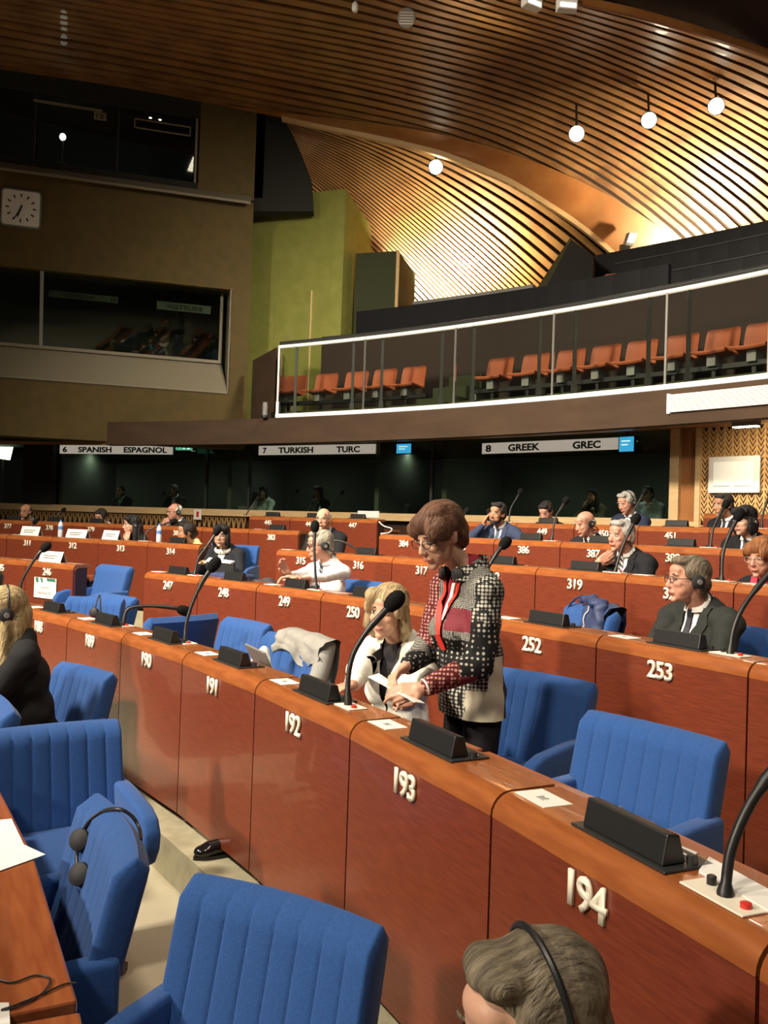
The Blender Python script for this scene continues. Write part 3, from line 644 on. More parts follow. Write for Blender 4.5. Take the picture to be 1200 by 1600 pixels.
# smooth oak soffit of the rib: bright wood from the arch down to the landing
rp = MB(); nI, nJ = list(range(13, 30)), np.linspace(0.0, 1.0, 8)
for f_ in nJ:                                            # smooth wood panel, widening towards the landing
    for i in nI:
        t = 0.02 + f_ * 0.95 * ((i - 13) / 16.0) ** 0.8
        q = SA(t)[i]; tow = np.array([0, 4, 1.5]) - q; tow /= np.linalg.norm(tow); rp.v.append(tuple(q + tow * 0.03))
L_ = len(nI)
rp.f = [(j*L_+i, j*L_+i+1, (j+1)*L_+i+1, (j+1)*L_+i) for j in range(len(nJ)-1) for i in range(L_-1)]
keep(rp.obj('rib_panel', M['beam'], smooth=True, angle=80), ceilA)
rib = [[(690, 205, 16.2), (780, 232, 16.2), (870, 290, 16.5), (940, 350, 16.8), (1000, 425, 17.2)], [(600, 212, 16.35), (740, 254, 16.35), (850, 310, 16.6), (960, 392, 17.0), (1010, 446, 17.3)]]

# uplights behind the parapets and at the rib
def flood(px, py, Y, target, energy, label, ang=120):
    c = onY(px, py, Y)
    e = empty('floodlight', c, 0, label, 'lamp', 'floodlights that shine up onto the slatted vault')
    d = (Vector(target) - c).normalized(); q = d.to_track_quat('Z', 'Y').to_matrix().to_4x4()
    b = MB(); b.box((-0.16, -0.10, -0.12), (0.16, 0.10, -0.01), q); b.obj('housing', M['grey'], e, bevel=0.01)
    b = MB(); b.box((-0.15, -0.09, -0.01), (0.15, 0.09, 0.0), q); b.obj('lens', M['lampsoft'], e)
    b = MB(); b.box((-0.2, -0.02, -0.3), (-0.17, 0.02, 0.0), q); b.box((0.17, -0.02, -0.3), (0.2, 0.02, 0.0), q); b.box((-0.2, -0.02, -0.32), (0.2, 0.02, -0.3), q); b.obj('bracket', M['black'], e)
    spot('floodlight_beam', c + d * 0.08, target, energy, ang, 0.12, (1, 0.84, 0.55), 0.9)
flood(715, 487, 19.15, onY(722, 405, 20.0), 1600, 'uplight behind the gallery parapet below the left vault', 150)
flood(1145, 424, 15.5, onY(1140, 320, 16.1), 2000, 'uplight behind the upper parapet at the right', 150)
e = empty('floodlight', onY(985, 374, 16.6), 0.3, 'white floodlight standing on the parapet where the rib lands', 'lamp')
b = MB(); b.prism([Vector((-0.10, 0, -0.12)), Vector((0.06, 0, -0.12)), Vector((0.16, 0, 0.14)), Vector((-0.02, 0, 0.14))], (0, 0.12, 0)); b.obj('housing', M['grey'], e)
b = MB(); b.prism([Vector((-0.07, -0.006, -0.06)), Vector((0.07, -0.006, -0.06)), Vector((0.14, -0.006, 0.12)), Vector((0.0, -0.006, 0.12))], (0, 0.005, 0)); b.obj('lens', M['lampsoft'], e)
MB().box((-0.2, 0.0, -0.25), (0.0, 0.06, -0.12)).obj('bracket', M['black'], e)
spot('floodlight_beam', onY(985, 374, 16.6) + Vector((0.0, -0.25, 0.15)), onY(840, 270, 16.3), 130, 70, 0.1, (1, 0.75, 0.42), 0.8)

# spotlights in the vault
def spotlight(px, py, Y, label, r=0.13, energy=60, aim=None):
    c = onY(px, py, Y)
    e = empty('spotlight', c, 0, label, 'lamp', 'lit round spotlights in the slatted vault')
    d = (Vector((0, 0, CAMZ - 1)) - c).normalized(); q = d.to_track_quat('Z', 'Y').to_matrix().to_4x4()
    MB().lathe([(r*0.7, -0.30), (r, -0.22), (r*1.05, 0.0), (r*0.95, 0.0)], 20, q).obj('housing', M['gunmetal'], e, smooth=True)
    b = MB(); b.lathe([(r*0.93, -0.01), (r*0.9, 0.012), (r*0.5, 0.03), (0.002, 0.036)], 20, q); b.obj('lens', M['lamp'], e, smooth=True)
    MB().tube([q @ Vector((0, 0, -0.2)), q @ Vector((0, 0, -0.2)) + Vector((0, 0.1, 0.55))], 0.02).obj('stem', M['gunmetal'], e)
    if energy: spot('spotlight_beam', c + d * 0.15, aim or (c + d * 5 + Vector((0, 1.5, -3))), energy, 70 if aim else 110, 0.12)
spotlight(681, 261, 16.6, 'leftmost lit spotlight, under the edge beam of the vault', 0.14, 260, onR(580, 590, 22.3))
spotlight(901, 209, 14.4, 'second lit spotlight from the left in the vault')
spotlight(1014, 188, 14.3, 'third lit spotlight from the left in the vault')
spotlight(1119, 166, 13.7, 'rightmost lit spotlight in the vault')
c = onY(635, 28, 12.4); e = empty('ceiling_speaker', c, 0, 'round grey grille fitting in the slatted ceiling near the top', 'speaker')
q = (Vector((0, 0, CAMZ)) - c).normalized().to_track_quat('Z', 'Y').to_matrix().to_4x4()
MB().lathe([(0.13, -0.05), (0.13, 0.0), (0.10, 0.0)], 20, q).obj('rim', M['steel'], e, smooth=True)
for i in range(5): MB().box((-0.10, -0.08 + 0.035*i, 0.0), (0.10, -0.065 + 0.035*i, 0.012), q).obj('bar', M['white'], e)
c = onY(555, 12, 12.2); e = empty('ceiling_sensor', c, 0, 'small white round fitting at the top of the slatted ceiling', 'lamp')
MB().lathe([(0.02, 0.08), (0.045, 0.05), (0.05, -0.03), (0.03, -0.06)], 14).obj('body', M['white'], e, smooth=True); MB().lathe([(0.012, 0.08), (0.012, 0.3)], 8).obj('stem', M['grey'], e)
for px, py, rz, lb in ((832, 4, 0.5, 'white floodlight tilted left at the top edge of the ceiling'), (886, 8, 0.1, 'white boxy floodlight at the top edge of the ceiling')):
    c = onY(px, py, 11.2); e = empty('ceiling_floodlight', c, rz, lb, 'lamp')
    MB().box((-0.13, -0.05, -0.07), (0.13, 0.08, 0.09)).obj('housing', M['white'], e, bevel=0.012); MB().box((-0.10, -0.056, -0.05), (0.10, -0.05, 0.0)).obj('lens', M['lampsoft'], e)
    MB().box((-0.02, 0.0, 0.09), (0.02, 0.04, 0.4)).obj('bracket', M['black'], e)
# ================================================================ DESKS
DW, ZT, ZW, DD = 0.80, 0.80, 0.66, 0.54        # unit width, ledge height, writing surface height, depth
def desk_meshes(W):
    h = W / 2 - 0.004
    arc = [(0.055 - 0.055 * math.cos(a), ZT - 0.055 + 0.055 * math.sin(a)) for a in [math.pi / 2 * i / 6 for i in range(7)]]
    prof = [(0.0, ZT - 0.056)] + arc + [(0.192, ZT), (0.192, ZT - 0.03), (0.07, ZT - 0.03), (0.035, ZT - 0.056)]
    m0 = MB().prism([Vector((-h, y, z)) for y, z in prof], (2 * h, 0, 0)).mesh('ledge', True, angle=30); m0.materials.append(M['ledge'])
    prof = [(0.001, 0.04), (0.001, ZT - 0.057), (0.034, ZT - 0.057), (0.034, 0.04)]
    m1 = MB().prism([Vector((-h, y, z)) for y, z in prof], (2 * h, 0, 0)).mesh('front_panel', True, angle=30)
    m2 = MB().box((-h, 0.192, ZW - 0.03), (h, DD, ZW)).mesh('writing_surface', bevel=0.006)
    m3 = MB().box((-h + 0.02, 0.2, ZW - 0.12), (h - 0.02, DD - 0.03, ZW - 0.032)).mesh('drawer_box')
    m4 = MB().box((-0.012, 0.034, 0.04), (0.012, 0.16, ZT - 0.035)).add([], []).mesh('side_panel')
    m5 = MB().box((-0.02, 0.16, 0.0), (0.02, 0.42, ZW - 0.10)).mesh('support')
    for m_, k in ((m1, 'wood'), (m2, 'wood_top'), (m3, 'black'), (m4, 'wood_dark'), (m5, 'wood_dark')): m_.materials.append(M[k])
    return m1, m2, m3, m4, m5, m0
DM = {}
EX = {187: 'cut by the left edge', 188: 'at the left end with a shadow on its front', 189: 'with the sideways-bent microphone', 190: 'with a tall microphone and a dark chair behind', 191: 'with the open laptop and shoe below', 192: 'before the seated blonde woman', 193: 'before the standing woman', 194: 'nearest the camera, with papers', 195: 'at the right edge behind the nearest joint',
 245: 'at the left edge beside the notice', 246: 'bearing the YOUTH DELEGATES sheet', 247: 'right of the aisle with its microphone', 248: 'below the woman with a white collar', 249: 'below the man in the white shirt', 250: 'left of the blonde head', 251: 'hidden behind the standing woman', 252: 'before the chair with a blue jacket', 253: 'before the man in glasses', 254: 'cut by the right edge behind a microphone',
 310: 'at the left edge below a microphone', 311: 'with the leftmost name card', 312: 'with a name card and bottle', 313: 'before the long-haired woman', 314: 'before the woman in yellow', 315: 'behind the raised hands of the shirted man', 316: 'behind the shirted man', 317: 'behind the face of the standing woman', 318: 'behind the shoulder of the standing woman', 319: 'before the man with chin on hand', 320: 'behind the head of the man in glasses', 321: 'before the red-haired woman', 322: 'at the right edge past the red-haired woman',
 377: 'before the bald bearded man', 378: 'behind a bottle', 379: 'before the bent dark-haired woman', 380: 'behind the long black hair', 381: 'before the white-haired man with fists', 382: 'behind the woman with a white collar', 383: 'at the left of the aisle', 384: 'at the right of the aisle', 385: 'before the bearded man', 386: 'under the elbow of the bearded man', 387: 'before the bald man', 388: 'above the man in glasses', 389: 'before the black-haired delegate', 390: 'at the right edge past the black-haired delegate',
 445: 'at the left end below the booth sill', 446: 'behind the white-haired man', 447: 'with a pale sheet above', 448: 'behind the bearded man', 449: 'before the man looking down', 450: 'before the tall man in navy', 451: 'left of the man under the notice board', 452: 'before the man under the notice board', 453: 'cut by the right edge', 512: 'under the white notice board', 513: 'at the right edge under the lattice'}
rown = {0: 'nearest row at the lower left', 1: 'row of the standing woman', 2: 'second row, behind the standing woman', 3: 'third row', 4: 'fourth row', 5: 'fifth row', 6: 'last row'}
DESK = {}
def desk(row, num, th, W=DW, show=True, label=None):
    W = round(W, 2)
    if W not in DM: DM[W] = desk_meshes(W)
    p, rz = frame(th, RW[row], TR[row])
    e = empty('desk', p, rz, label or 'mahogany desk numbered %s, %s' % (num, EX[num]), 'desk', 'numbered desks in curved rows')
    a, b, c, d, s, l_ = DM[W]
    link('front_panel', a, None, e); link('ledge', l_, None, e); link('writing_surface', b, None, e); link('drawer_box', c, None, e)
    for x in (-1, 1):
        link('side_panel', d, None, e, (x * (W / 2 - 0.017), 0, 0)); link('support', s, None, e, (x * (W / 2 - 0.03), 0, 0))
    if show:
        o = link('number', text_mesh(str(num), 0.072, 0.008, 0.022, space=0.92), M['digit'], e, (-0.02, -0.0005, ZT - 0.094)); o.rotation_euler = (math.pi / 2, 0, 0)
        o['label'] = 'ivory digits %s' % num
    DESK[(row, num)] = (th, e)
    return e
ang = lambda r, W=DW: W / RW[r]
for i in range(-1, 3):
    nm = ('lower left desk whose corner shows bottommost, with a thin dark cable', 'lower left desk with loose white sheets', 'lower left desk just above the sheets', 'lower left desk farthest back along the nearest row')[i + 1]
    desk(0, None, 0.4479 + (i + 0.5) * 0.0637, 0.80, False, 'wooden ' + nm)
for n in range(187, 196): desk(1, n, 0.7322 + ang(1) / 2 - (n - 188) * ang(1))
for n in range(247, 255): desk(2, n, 0.8436 - ang(2) / 2 - (n - 247) * ang(2))
t246 = th_of(onR(114, 880, RW[2]))
for n in (245, 246): desk(2, n, t246 + ang(2) * (246.5 - n))
for n in range(315, 323): desk(3, n, 0.8409 - ang(3) / 2 - (n - 315) * ang(3))
j3 = [th_of(onR(x, y, RW[3])) for x, y in ((-62, 833), (10, 837), (80, 840), (153, 843.5), (230, 847), (310, 851))]
for i, n in enumerate((310, 311, 312, 313, 314)): desk(3, n, (j3[i] + j3[i+1]) / 2, (j3[i] - j3[i+1]) * RW[3])
for n in range(384, 391): desk(4, n, 0.8386 - ang(4) / 2 - (n - 384) * ang(4))
j4 = [th_of(onR(x, y, RW[4])) for x, y in ((-18, 815), (47, 817), (112, 818), (177, 820), (242, 822), (315, 824), (388, 827), (466, 829))]
for i, n in enumerate(range(377, 384)): desk(4, n, (j4[i] + j4[i+1]) / 2, (j4[i] - j4[i+1]) * RW[4])
j5 = [th_of(onR(x, y, RW[5])) for x, y in ((389, 806), (453, 808), (519, 809), (589, 811))]
for i, n in enumerate((445, 446, 447)): desk(5, n, (j5[i] + j5[i+1]) / 2, (j5[i] - j5[i+1]) * RW[5])
for n in range(448, 454): desk(5, n, 0.7558 + ang(5) * 1.5 - (n - 448) * ang(5))
t6 = th_of(onR(1098, 800, RW[6]))
for i, n in enumerate((512, 513)): desk(6, n, t6 - ang(6) * (i + 0.5))

# ================================================================ CONSOLES AND CARDS ON THE LEDGES
cm1 = MB().box((-0.145, -0.062, 0), (0.145, 0.062, 0.006)).mesh('base_plate', bevel=0.002); cm1.materials.append(M['gunmetal'])
cb = MB().prism([Vector((-0.12, -0.05, 0.006)), Vector((-0.12, 0.008, 0.006)), Vector((-0.12, -0.008, 0.062)), Vector((-0.12, -0.038, 0.066))], (0.245, 0, 0)); cm2 = cb.mesh('speaker_bar', bevel=0.004); cm2.materials.append(M['black'])
cm3 = MB().lathe([(0.011, 0.006), (0.011, 0.02), (0.006, 0.022)], 12).mesh('jack_knob', True); cm3.materials.append(M['gunmetal'])
cm4 = MB().box((-0.02, -0.003, 0.0), (0.02, 0.003, 0.007)).mesh('label_mark'); cm4.materials.append(M['white'])
def console(row, num, x=-0.005, y=0.108):
    th, d = DESK[(row, num)]
    e = empty('desk_console', d.matrix_basis @ Vector((x, y, ZT)), d.rotation_euler.z, 'black console on desk %s, %s' % (num, EX[num]), 'console', 'black consoles on the desk ledges')
    link('base_plate', cm1, None, e); link('speaker_bar', cm2, None, e)
    if row <= 2: link('jack_knob', cm3, None, e, (0.128, 0.02, 0)); link('label_mark', cm4, None, e, (0.10, 0.04, 0.0))
for n in range(188, 195): console(1, n)
for n in (247, 248, 249, 250, 252, 253): console(2, n)
for n in (314, 316, 318, 319, 321): console(3, n)
for n in (377, 378, 379, 381, 383, 386, 387, 388): console(4, n)
for n in (445, 446, 447, 449, 451): console(5, n)
cdm = MB().box((-0.062, -0.04, 0), (0.062, 0.04, 0.0015)).mesh('card'); cdm.materials.append(M['white'])
ink = MB()
for i in range(3): ink.box((-0.012 + i * 0.009, -0.008, 0.0015), (-0.008 + i * 0.009, 0.010 - 0.005 * (i % 2), 0.0022)); ink.box((-0.014, -0.012 + 0.008 * i, 0.0015), (0.018, -0.010 + 0.008 * i, 0.0022))
inkm = ink.mesh('scribble'); inkm.materials.append(M['grey'])
def card(row, num, x=-0.325, y=0.095, rz=0.0):
    th, d = DESK[(row, num)]
    e = empty('note_card', d.matrix_basis @ Vector((x, y, ZT)), d.rotation_euler.z + rz, 'white note card on desk %s, %s' % (num, EX[num]), 'card', 'white cards on the desk ledges')
    link('sheet', cdm, None, e); link('scribble', inkm, None, e)
for n in (188, 189, 190, 191, 192, 193, 194): card(1, n)
for n in (247, 249, 252, 253): card(2, n)
for n in (315, 320, 321): card(3, n)
for n in (383,): card(4, n)

# ================================================================ GOOSENECK MICROPHONES
mbp = MB().box((-0.075, -0.036, 0), (0.075, 0.036, 0.004)).mesh('base_plate', bevel=0.0015); mbp.materials.append(M['digit'])
mbt = MB().lathe([(0.010, 0.004), (0.010, 0.012), (0.006, 0.014)], 12).mesh('button', True); mbt.materials.append(M['red'])
mbs = MB().lathe([(0.009, 0.004), (0.009, 0.018), (0.007, 0.02)], 12).mesh('socket', True); mbs.materials.append(M['black'])
def smooth_path(P, n=18):
    P = [Vector(p) for p in P]
    out = []
    for i in range(len(P) - 1):
        a, b, c, d = P[max(i-1, 0)], P[i], P[i+1], P[min(i+2, len(P)-1)]
        k = max(2, n // (len(P) - 1))
        for j in range(k):
            t = j / k
            out.append(0.5 * ((2*b) + (c-a)*t + (2*a-5*b+4*c-d)*t*t + (-a+3*b-3*c+d)*t**3))
    out.append(P[-1]); return out
def mic(row, px, label, head=True, dy=0.10, plate=True, base=None, scale=1.0):
    """px: pixel path from the foot to the head"""
    if base is None:
        B = onz(px[0][0], px[0][1], TR[row] + ZT) if row <= 1 else onR(px[0][0], px[0][1], RW[row] + 0.11)
        B.z = TR[row] + ZT
    else: B = base
    th = th_of(B); e = empty('microphone', B, th - math.pi/2, label, 'microphone', 'gooseneck microphones on the desks')
    inv = (Matrix.Translation(B) @ Matrix.Rotation(th - math.pi/2, 4, 'Z')).inverted()
    pts = [B.copy()]; n = len(px)
    for i in range(1, n): pts.append(onY(px[i][0], px[i][1], B.y + dy * i / (n - 1)))
    loc = [inv @ p for p in pts]
    if plate:
        link('base_plate', mbp, None, e); link('button', mbt, None, e, (0.052, -0.005, 0)); link('socket', mbs, None, e, (-0.045, 0.012, 0))
    path = smooth_path(loc); L = len(path); rad = [0.0095 * scale] * L
    for i in range(L):
        if i > L * 0.62: rad[i] = 0.0125 * scale
        if i <= 1: rad[i] = 0.015 * scale
    MB().tube(path, rad, 10).obj('gooseneck', M['black'], e, smooth=True, angle=60)
    if head:
        d = (path[-1] - path[-3]).normalized(); q = d.to_track_quat('Z', 'Y').to_matrix().to_4x4(); q.translation = path[-1]
        MB().lathe([(0.012, -0.03), (0.024, -0.018), (0.031, 0.005), (0.032, 0.025), (0.027, 0.045), (0.015, 0.058), (0.003, 0.062)], 18, q).obj('foam_windshield', M['foam'], e, smooth=True)
    return e
mic(1, [(1133, 1402), (1136, 1365), (1143, 1325), (1165, 1270), (1195, 1222), (1240, 1170), (1275, 1130)], 'thick gooseneck microphone standing on desk 194 at the right edge', dy=0.05)
mic(1, [(544, 1103), (544, 1060), (552, 1022), (573, 987), (595, 962), (612, 944)], 'gooseneck microphone on desk 192 rising in front of the seated blonde woman')
mic(1, [(289, 1004), (291, 975), (301, 942), (317, 908), (332, 886)], 'gooseneck microphone on desk 190 with its head before desk 248')
mic(1, [(193, 977), (196, 958), (207, 949), (240, 947), (272, 950), (284, 953)], 'gooseneck microphone on desk 189 bent over sideways')
mic(1, [(31, 941), (33, 912), (45, 888), (60, 866), (69, 857)], 'gooseneck microphone at the left edge in front of desk 246')
mic(2, [(495, 914), (492, 880), (491, 850), (492, 826)], 'straight gooseneck microphone before the man in the white shirt')
mic(2, [(735, 955), (745, 915), (762, 888), (778, 862), (787, 851)], 'gooseneck microphone behind the shoulder of the standing woman')
mic(2, [(1141, 1019), (1146, 985), (1161, 949), (1190, 910), (1225, 872)], 'gooseneck microphone on desk 253 leaning out at the right edge')
mic(2, [(304, 897), (310, 873), (326, 850), (338, 832)], 'gooseneck microphone on desk 247 before the woman with a white collar')
mic(3, [(28, 868), (33, 847), (44, 828), (54, 816)], 'gooseneck microphone before desk 311 at the far left')
mic(3, [(226, 846), (228, 833), (243, 823), (262, 817), (270, 815)], 'gooseneck microphone on desk 313 bent over to the right')
mic(3, [(566, 862), (546, 851), (526, 844.5), (516, 848), (514, 851)], 'gooseneck microphone on desk 316 bent down to the left')
mic(3, [(961, 891), (970, 862), (983, 832), (992, 814)], 'gooseneck microphone before the grey-haired man resting his chin on his hand')
mic(3, [(1128, 906), (1129, 870), (1138, 839), (1153, 808)], 'gooseneck microphone on desk 321 beside the red-haired woman')
mic(4, [(862, 843), (867, 812), (876, 795), (883, 784)], 'gooseneck microphone on desk 386 behind the bearded man')
mic(4, [(1110, 855), (1114, 828), (1125, 803), (1133, 790)], 'gooseneck microphone on desk 388 before the man below the notice board')
mic(4, [(716, 838), (716, 820), (724, 806), (728, 800)], 'gooseneck microphone just right of the hair of the standing woman')
mic(4, [(78, 820), (82, 812), (92, 803), (98, 798)], 'gooseneck microphone on desk 378 at the far left')
mic(5, [(795, 812), (798, 795), (807, 779), (812, 770)], 'gooseneck microphone on desk 448 right of the bearded man')
mic(5, [(986, 821), (989, 802), (1000, 781), (1006, 770)], 'gooseneck microphone on desk 450 by the grey man with a headset')
mic(5, [(384, 808), (389, 797), (397, 786), (402, 780)], 'gooseneck microphone at the left end of desk 445')
mic(5, [(1190, 826), (1191, 808), (1197, 787), (1204, 772)], 'gooseneck microphone beside the lattice wall at the right edge')
for px, lb in (([(46, 786), (50, 781), (57, 776), (60, 772)], 'first'), ([(173, 790), (178, 787), (186, 779), (191, 774)], 'second'), ([(240, 792), (244, 786), (251, 777), (255, 772)], 'third'), ([(448, 796), (451, 784), (459, 773), (464, 768)], 'fourth'), ([(515, 797), (519, 786), (528, 776), (534, 770)], 'fifth')):
    B = onR(px[0][0], px[0][1], RB + 0.35); B.z = 1.54
    mic(5, px, '%s small microphone from the left behind the booth glass' % lb, dy=0.02, plate=False, base=B)

# ================================================================ BLUE CHAIRS
def chair_back(w, ribs):
    """thick rounded backrest, ribbed on its front (-Y)"""
    b = MB(); nx, nz = 97, 14; t = 0.085
    vs = []; H0, H1 = 0.36, 0.80
    def tilt(z): return 0.18 + 0.11 * (z - H0) / (H1 - H0)
    cols = []
    for i in range(nx):
        u = -1 + 2 * i / (nx - 1); x = u * w / 2
        e = 1 - abs(u); rx = min(1.0, e / 0.045); ex = math.sqrt(max(0, 1 - (1 - rx) ** 2))          # rounded sides
        sc = 0.0055 * abs(math.sin(math.pi * ribs * (u + 1) / 2)) ** 0.35 if ribs else 0.0
        col = []
        for k in range(2 * nz):
            front = k < nz
            v = (k / (nz - 1)) if front else ((2 * nz - 1 - k) / (nz - 1))
            z = H0 + (H1 - H0) * v
            ez = 1.0
            if v > 0.90: ez = math.sqrt(max(0, 1 - ((v - 0.90) / 0.10) ** 2))
            half = (t / 2) * (0.62 + 0.38 * ex) * (0.12 + 0.88 * ez)
            curve = 0.03 * (1 - u * u)
            y = tilt(z) + curve + (-half - sc * ez * ex if front else half)
            col.append((x, y, z - 0.012 * (1 - ex)))
        cols.append(col)
    m = 2 * nz
    vs = [p for c in cols for p in c]
    fs = [(i*m+k, (i+1)*m+k, (i+1)*m+(k+1) % m, i*m+(k+1) % m) for i in range(nx-1) for k in range(m)]
    fs += [tuple(range(m)), tuple((nx-1)*m + k for k in range(m-1, -1, -1))]
    return b.add(vs, fs)
def make_chair_meshes():
    D = {}
    D['backrest'] = chair_back(0.59, 8).mesh('backrest', True, angle=50)
    D['seat'] = MB().box((-0.25, -0.27, 0.31), (0.25, 0.20, 0.44)).mesh('seat', True, bevel=0.045, bseg=4, angle=60)
    prof = [(0.26, 0.36), (0.26, 0.58), (0.10, 0.575), (-0.08, 0.555), (-0.15, 0.53), (-0.185, 0.48), (-0.18, 0.42), (-0.14, 0.36), (-0.05, 0.32), (0.2, 0.32)]
    D['arm'] = MB().prism([Vector((-0.035, y, z)) for y, z in prof], (0.07, 0, 0)).mesh('arm', True, bevel=0.018, bseg=3, angle=50)
    D['column'] = MB().lathe([(0.05, 0.02), (0.035, 0.06), (0.03, 0.30), (0.09, 0.315)], 16).mesh('column', True)
    D['foot'] = MB().prism([Vector((0.02, -0.03, 0.03)), Vector((0.27, -0.022, 0.012)), Vector((0.27, -0.022, 0.045)), Vector((0.02, -0.03, 0.085))], (0, 0.05, 0)).mesh('foot', bevel=0.006)
    D['glide'] = MB().lathe([(0.022, 0.0), (0.022, 0.014)], 12).mesh('glide', True)
    for k, mm in (('backrest', 'blue'), ('seat', 'blue'), ('arm', 'blue'), ('column', 'steel'), ('foot', 'wood_dark'), ('glide', 'steel')): D[k].materials.append(M[mm])
    return D
CH = make_chair_meshes()
def chair_at(loc, rz, label, sx=1.0):
    e = empty('desk_chair', loc, rz, label, 'chair', 'blue upholstered desk chairs')
    link('backrest', CH['backrest'], None, e); link('seat', CH['seat'], None, e)
    for x in (-0.285, 0.285): link('arm', CH['arm'], None, e, (x, 0, 0))
    link('column', CH['column'], None, e)
    for k in range(4):
        f = link('foot', CH['foot'], None, e, (0, 0, 0), (0, 0, math.pi/4 + k*math.pi/2)); link('glide', CH['glide'], None, f, (0.25, 0, 0))
    e.scale = (sx, 1, 1)
    return e
def chair_px(row, pL, pR, label, ztop=0.80):
    A, B = onz(*pL, TR[row] + ztop), onz(*pR, TR[row] + ztop)
    d = (B - A); wdt = d.length; rz = math.atan2(d.y, d.x); c = (A + B) / 2
    off = Matrix.Rotation(rz, 3, 'Z') @ Vector((0, 0.305, 0))
    return chair_at(Vector((c.x - off.x, c.y - off.y, TR[row])), rz, label, min(1.12, max(0.8, wdt / 0.575)))
def chair_row(row, th, label, back=0.78, turn=0.0):
    p, rz = frame(th, RW[row] + back, TR[row]); return chair_at(p, rz + turn, label)
chair_px(1, (925, 1108), (1137, 1158), 'empty blue ribbed chair behind desk 194')
chair_px(1, (783, 1041), (932, 1067), 'empty blue ribbed chair directly right of the standing woman')
chair_px(0, (312, 1361), (602, 1444), 'large empty blue chair at the bottom centre, facing left')
chair_px(0, (-42, 1143), (182, 1122), 'empty blue chair at the left edge facing the camera')
SIDE = chair_px(0, (158, 1238), (222, 1340), 'blue chair seen sideways at the lower left with a headset cable over its back')
chair_px(0, (-40, 1060), (46, 1126), 'blue chair cut by the left edge beside the woman in black')
chair_px(0, (100, 1033), (180, 1052), 'blue chair behind the woman in black, against desk 189')
chair_px(1, (110, 931), (195, 935), 'empty blue chair behind desk 188')
chair_px(1, (340, 958), (235, 966), 'dark blue chair back behind desk 190, turned away')
chair_px(1, (358, 963), (425, 976), 'blue chair behind desk 191 beside the open laptop')
jc = chair_px(1, (424, 986), (512, 1006), 'blue chair with a grey jacket over its back beside the blonde woman')
chair_px(2, (160, 881), (208, 886), 'blue chair in the aisle beside desk 246')
JC = chair_px(2, (884, 938), (984, 960), 'blue chair with a dark blue jacket over its back behind desk 252')
chair_row(4, 0.815, 'blue chair behind desk 384 with a white cable over its back', 0.62)
chair_row(2, DESK[(2, 254)][0], 'blue chair at the right edge behind desk 254')
chair_row(1, DESK[(1, 187)][0] + 0.01, 'blue chair of the dark-haired person at the left edge')

# ================================================================ GALLERY SEATS
def seat_meshes():
    b = MB(); nx = 13; D = {}
    # shell: seat pan and back as one bent sheet with rounded back corners
    prof = [(-0.22, 0.40), (-0.20, 0.425), (-0.05, 0.415), (0.10, 0.40), (0.17, 0.43), (0.20, 0.52), (0.235, 0.66), (0.26, 0.76), (0.265, 0.785)]
    vs = []
    for j, (y, z) in enumerate(prof):
        f = 1.0 if j < len(prof) - 2 else (0.97 if j == len(prof) - 2 else 0.82)
        for i in range(nx):
            u = -1 + 2 * i / (nx - 1); vs.append((0.235 * f * u, y - 0.03 * u * u * (1 if j > 4 else 0.3), z + 0.015 * u * u * (1 if j < 4 else 0)))
    n = len(prof); off = len(vs)
    vs2 = [(x, y + 0.022, z - 0.022) for x, y, z in vs]
    fs = [(j*nx+i, j*nx+i+1, (j+1)*nx+i+1, (j+1)*nx+i) for j in range(n-1) for i in range(nx-1)]
    fs2 = [tuple(off + k for k in reversed(f)) for f in fs]
    ring = list(range(nx)) + [j*nx+nx-1 for j in range(1, n)] + [(n-1)*nx+i for i in range(nx-2, -1, -1)] + [j*nx for j in range(n-2, 0, -1)]
    side = [(ring[i], off + ring[i], off + ring[(i+1) % len(ring)], ring[(i+1) % len(ring)]) for i in range(len(ring))]
    D['shell'] = b.add(vs + vs2, fs + fs2 + side).mesh('shell', True, angle=50); D['shell'].materials.append(M['orange'])
    D['bracket'] = MB().box((-0.06, -0.10, 0.24), (0.06, 0.10, 0.39)).mesh('bracket', bevel=0.008); D['bracket'].materials.append(M['grey'])
    D['leg'] = MB().box((-0.025, -0.02, 0.0), (0.025, 0.02, 0.26)).mesh('leg'); D['leg'].materials.append(M['black'])
    return D
GS = seat_meshes()
gseats = [(452, 594, 'dim orange seat behind the glass corner, leftmost in the gallery')] + [(x, y, '%s orange seat from the left in the group of four in the gallery' % n) for x, y, n in ((500, 594, 'first'), (547, 592, 'second'), (591, 590, 'third'), (636, 587, 'fourth'))] + \
    [(x, y, '%s orange seat from the left in the long right-hand gallery row' % n) for x, y, n in ((771, 576, 'first'), (826, 572, 'second'), (881, 567, 'third'), (935, 562, 'fourth'), (991, 556, 'fifth'), (1054, 548, 'sixth'), (1117, 541, 'seventh'), (1180, 533, 'eighth'))]
for x, y, lb in gseats:
    t = th_of(onR(x, y, 22.35)); p, rz = frame(t, 22.35, 3.36)
    e = empty('gallery_seat', p, rz, lb, 'seat', 'orange seats in the gallery')
    link('shell', GS['shell'], None, e); link('bracket', GS['bracket'], None, e); link('leg', GS['leg'], None, e)
b = MB()
for a, c in ((440, 668), (738, 1400)):
    e = empty('seat_rail', pol(22.35, tpx((a + c) / 2, 600, 22.35), 3.55), 0, 'dark steel rail under the %s gallery seats' % ('left group of' if a < 500 else 'right-hand row of'), 'rail')
    keep(MB().sector(22.30, 22.40, tpx(c, 600, 22.35), tpx(a, 600, 22.35), 3.56, 3.62).obj('beam', M['black']), e)
    keep(MB().sector(22.33, 22.37, tpx(a, 600, 22.35) - 0.004, tpx(a, 600, 22.35) - 0.001, 3.36, 3.56, 1).obj('end_leg', M['steel']), e)
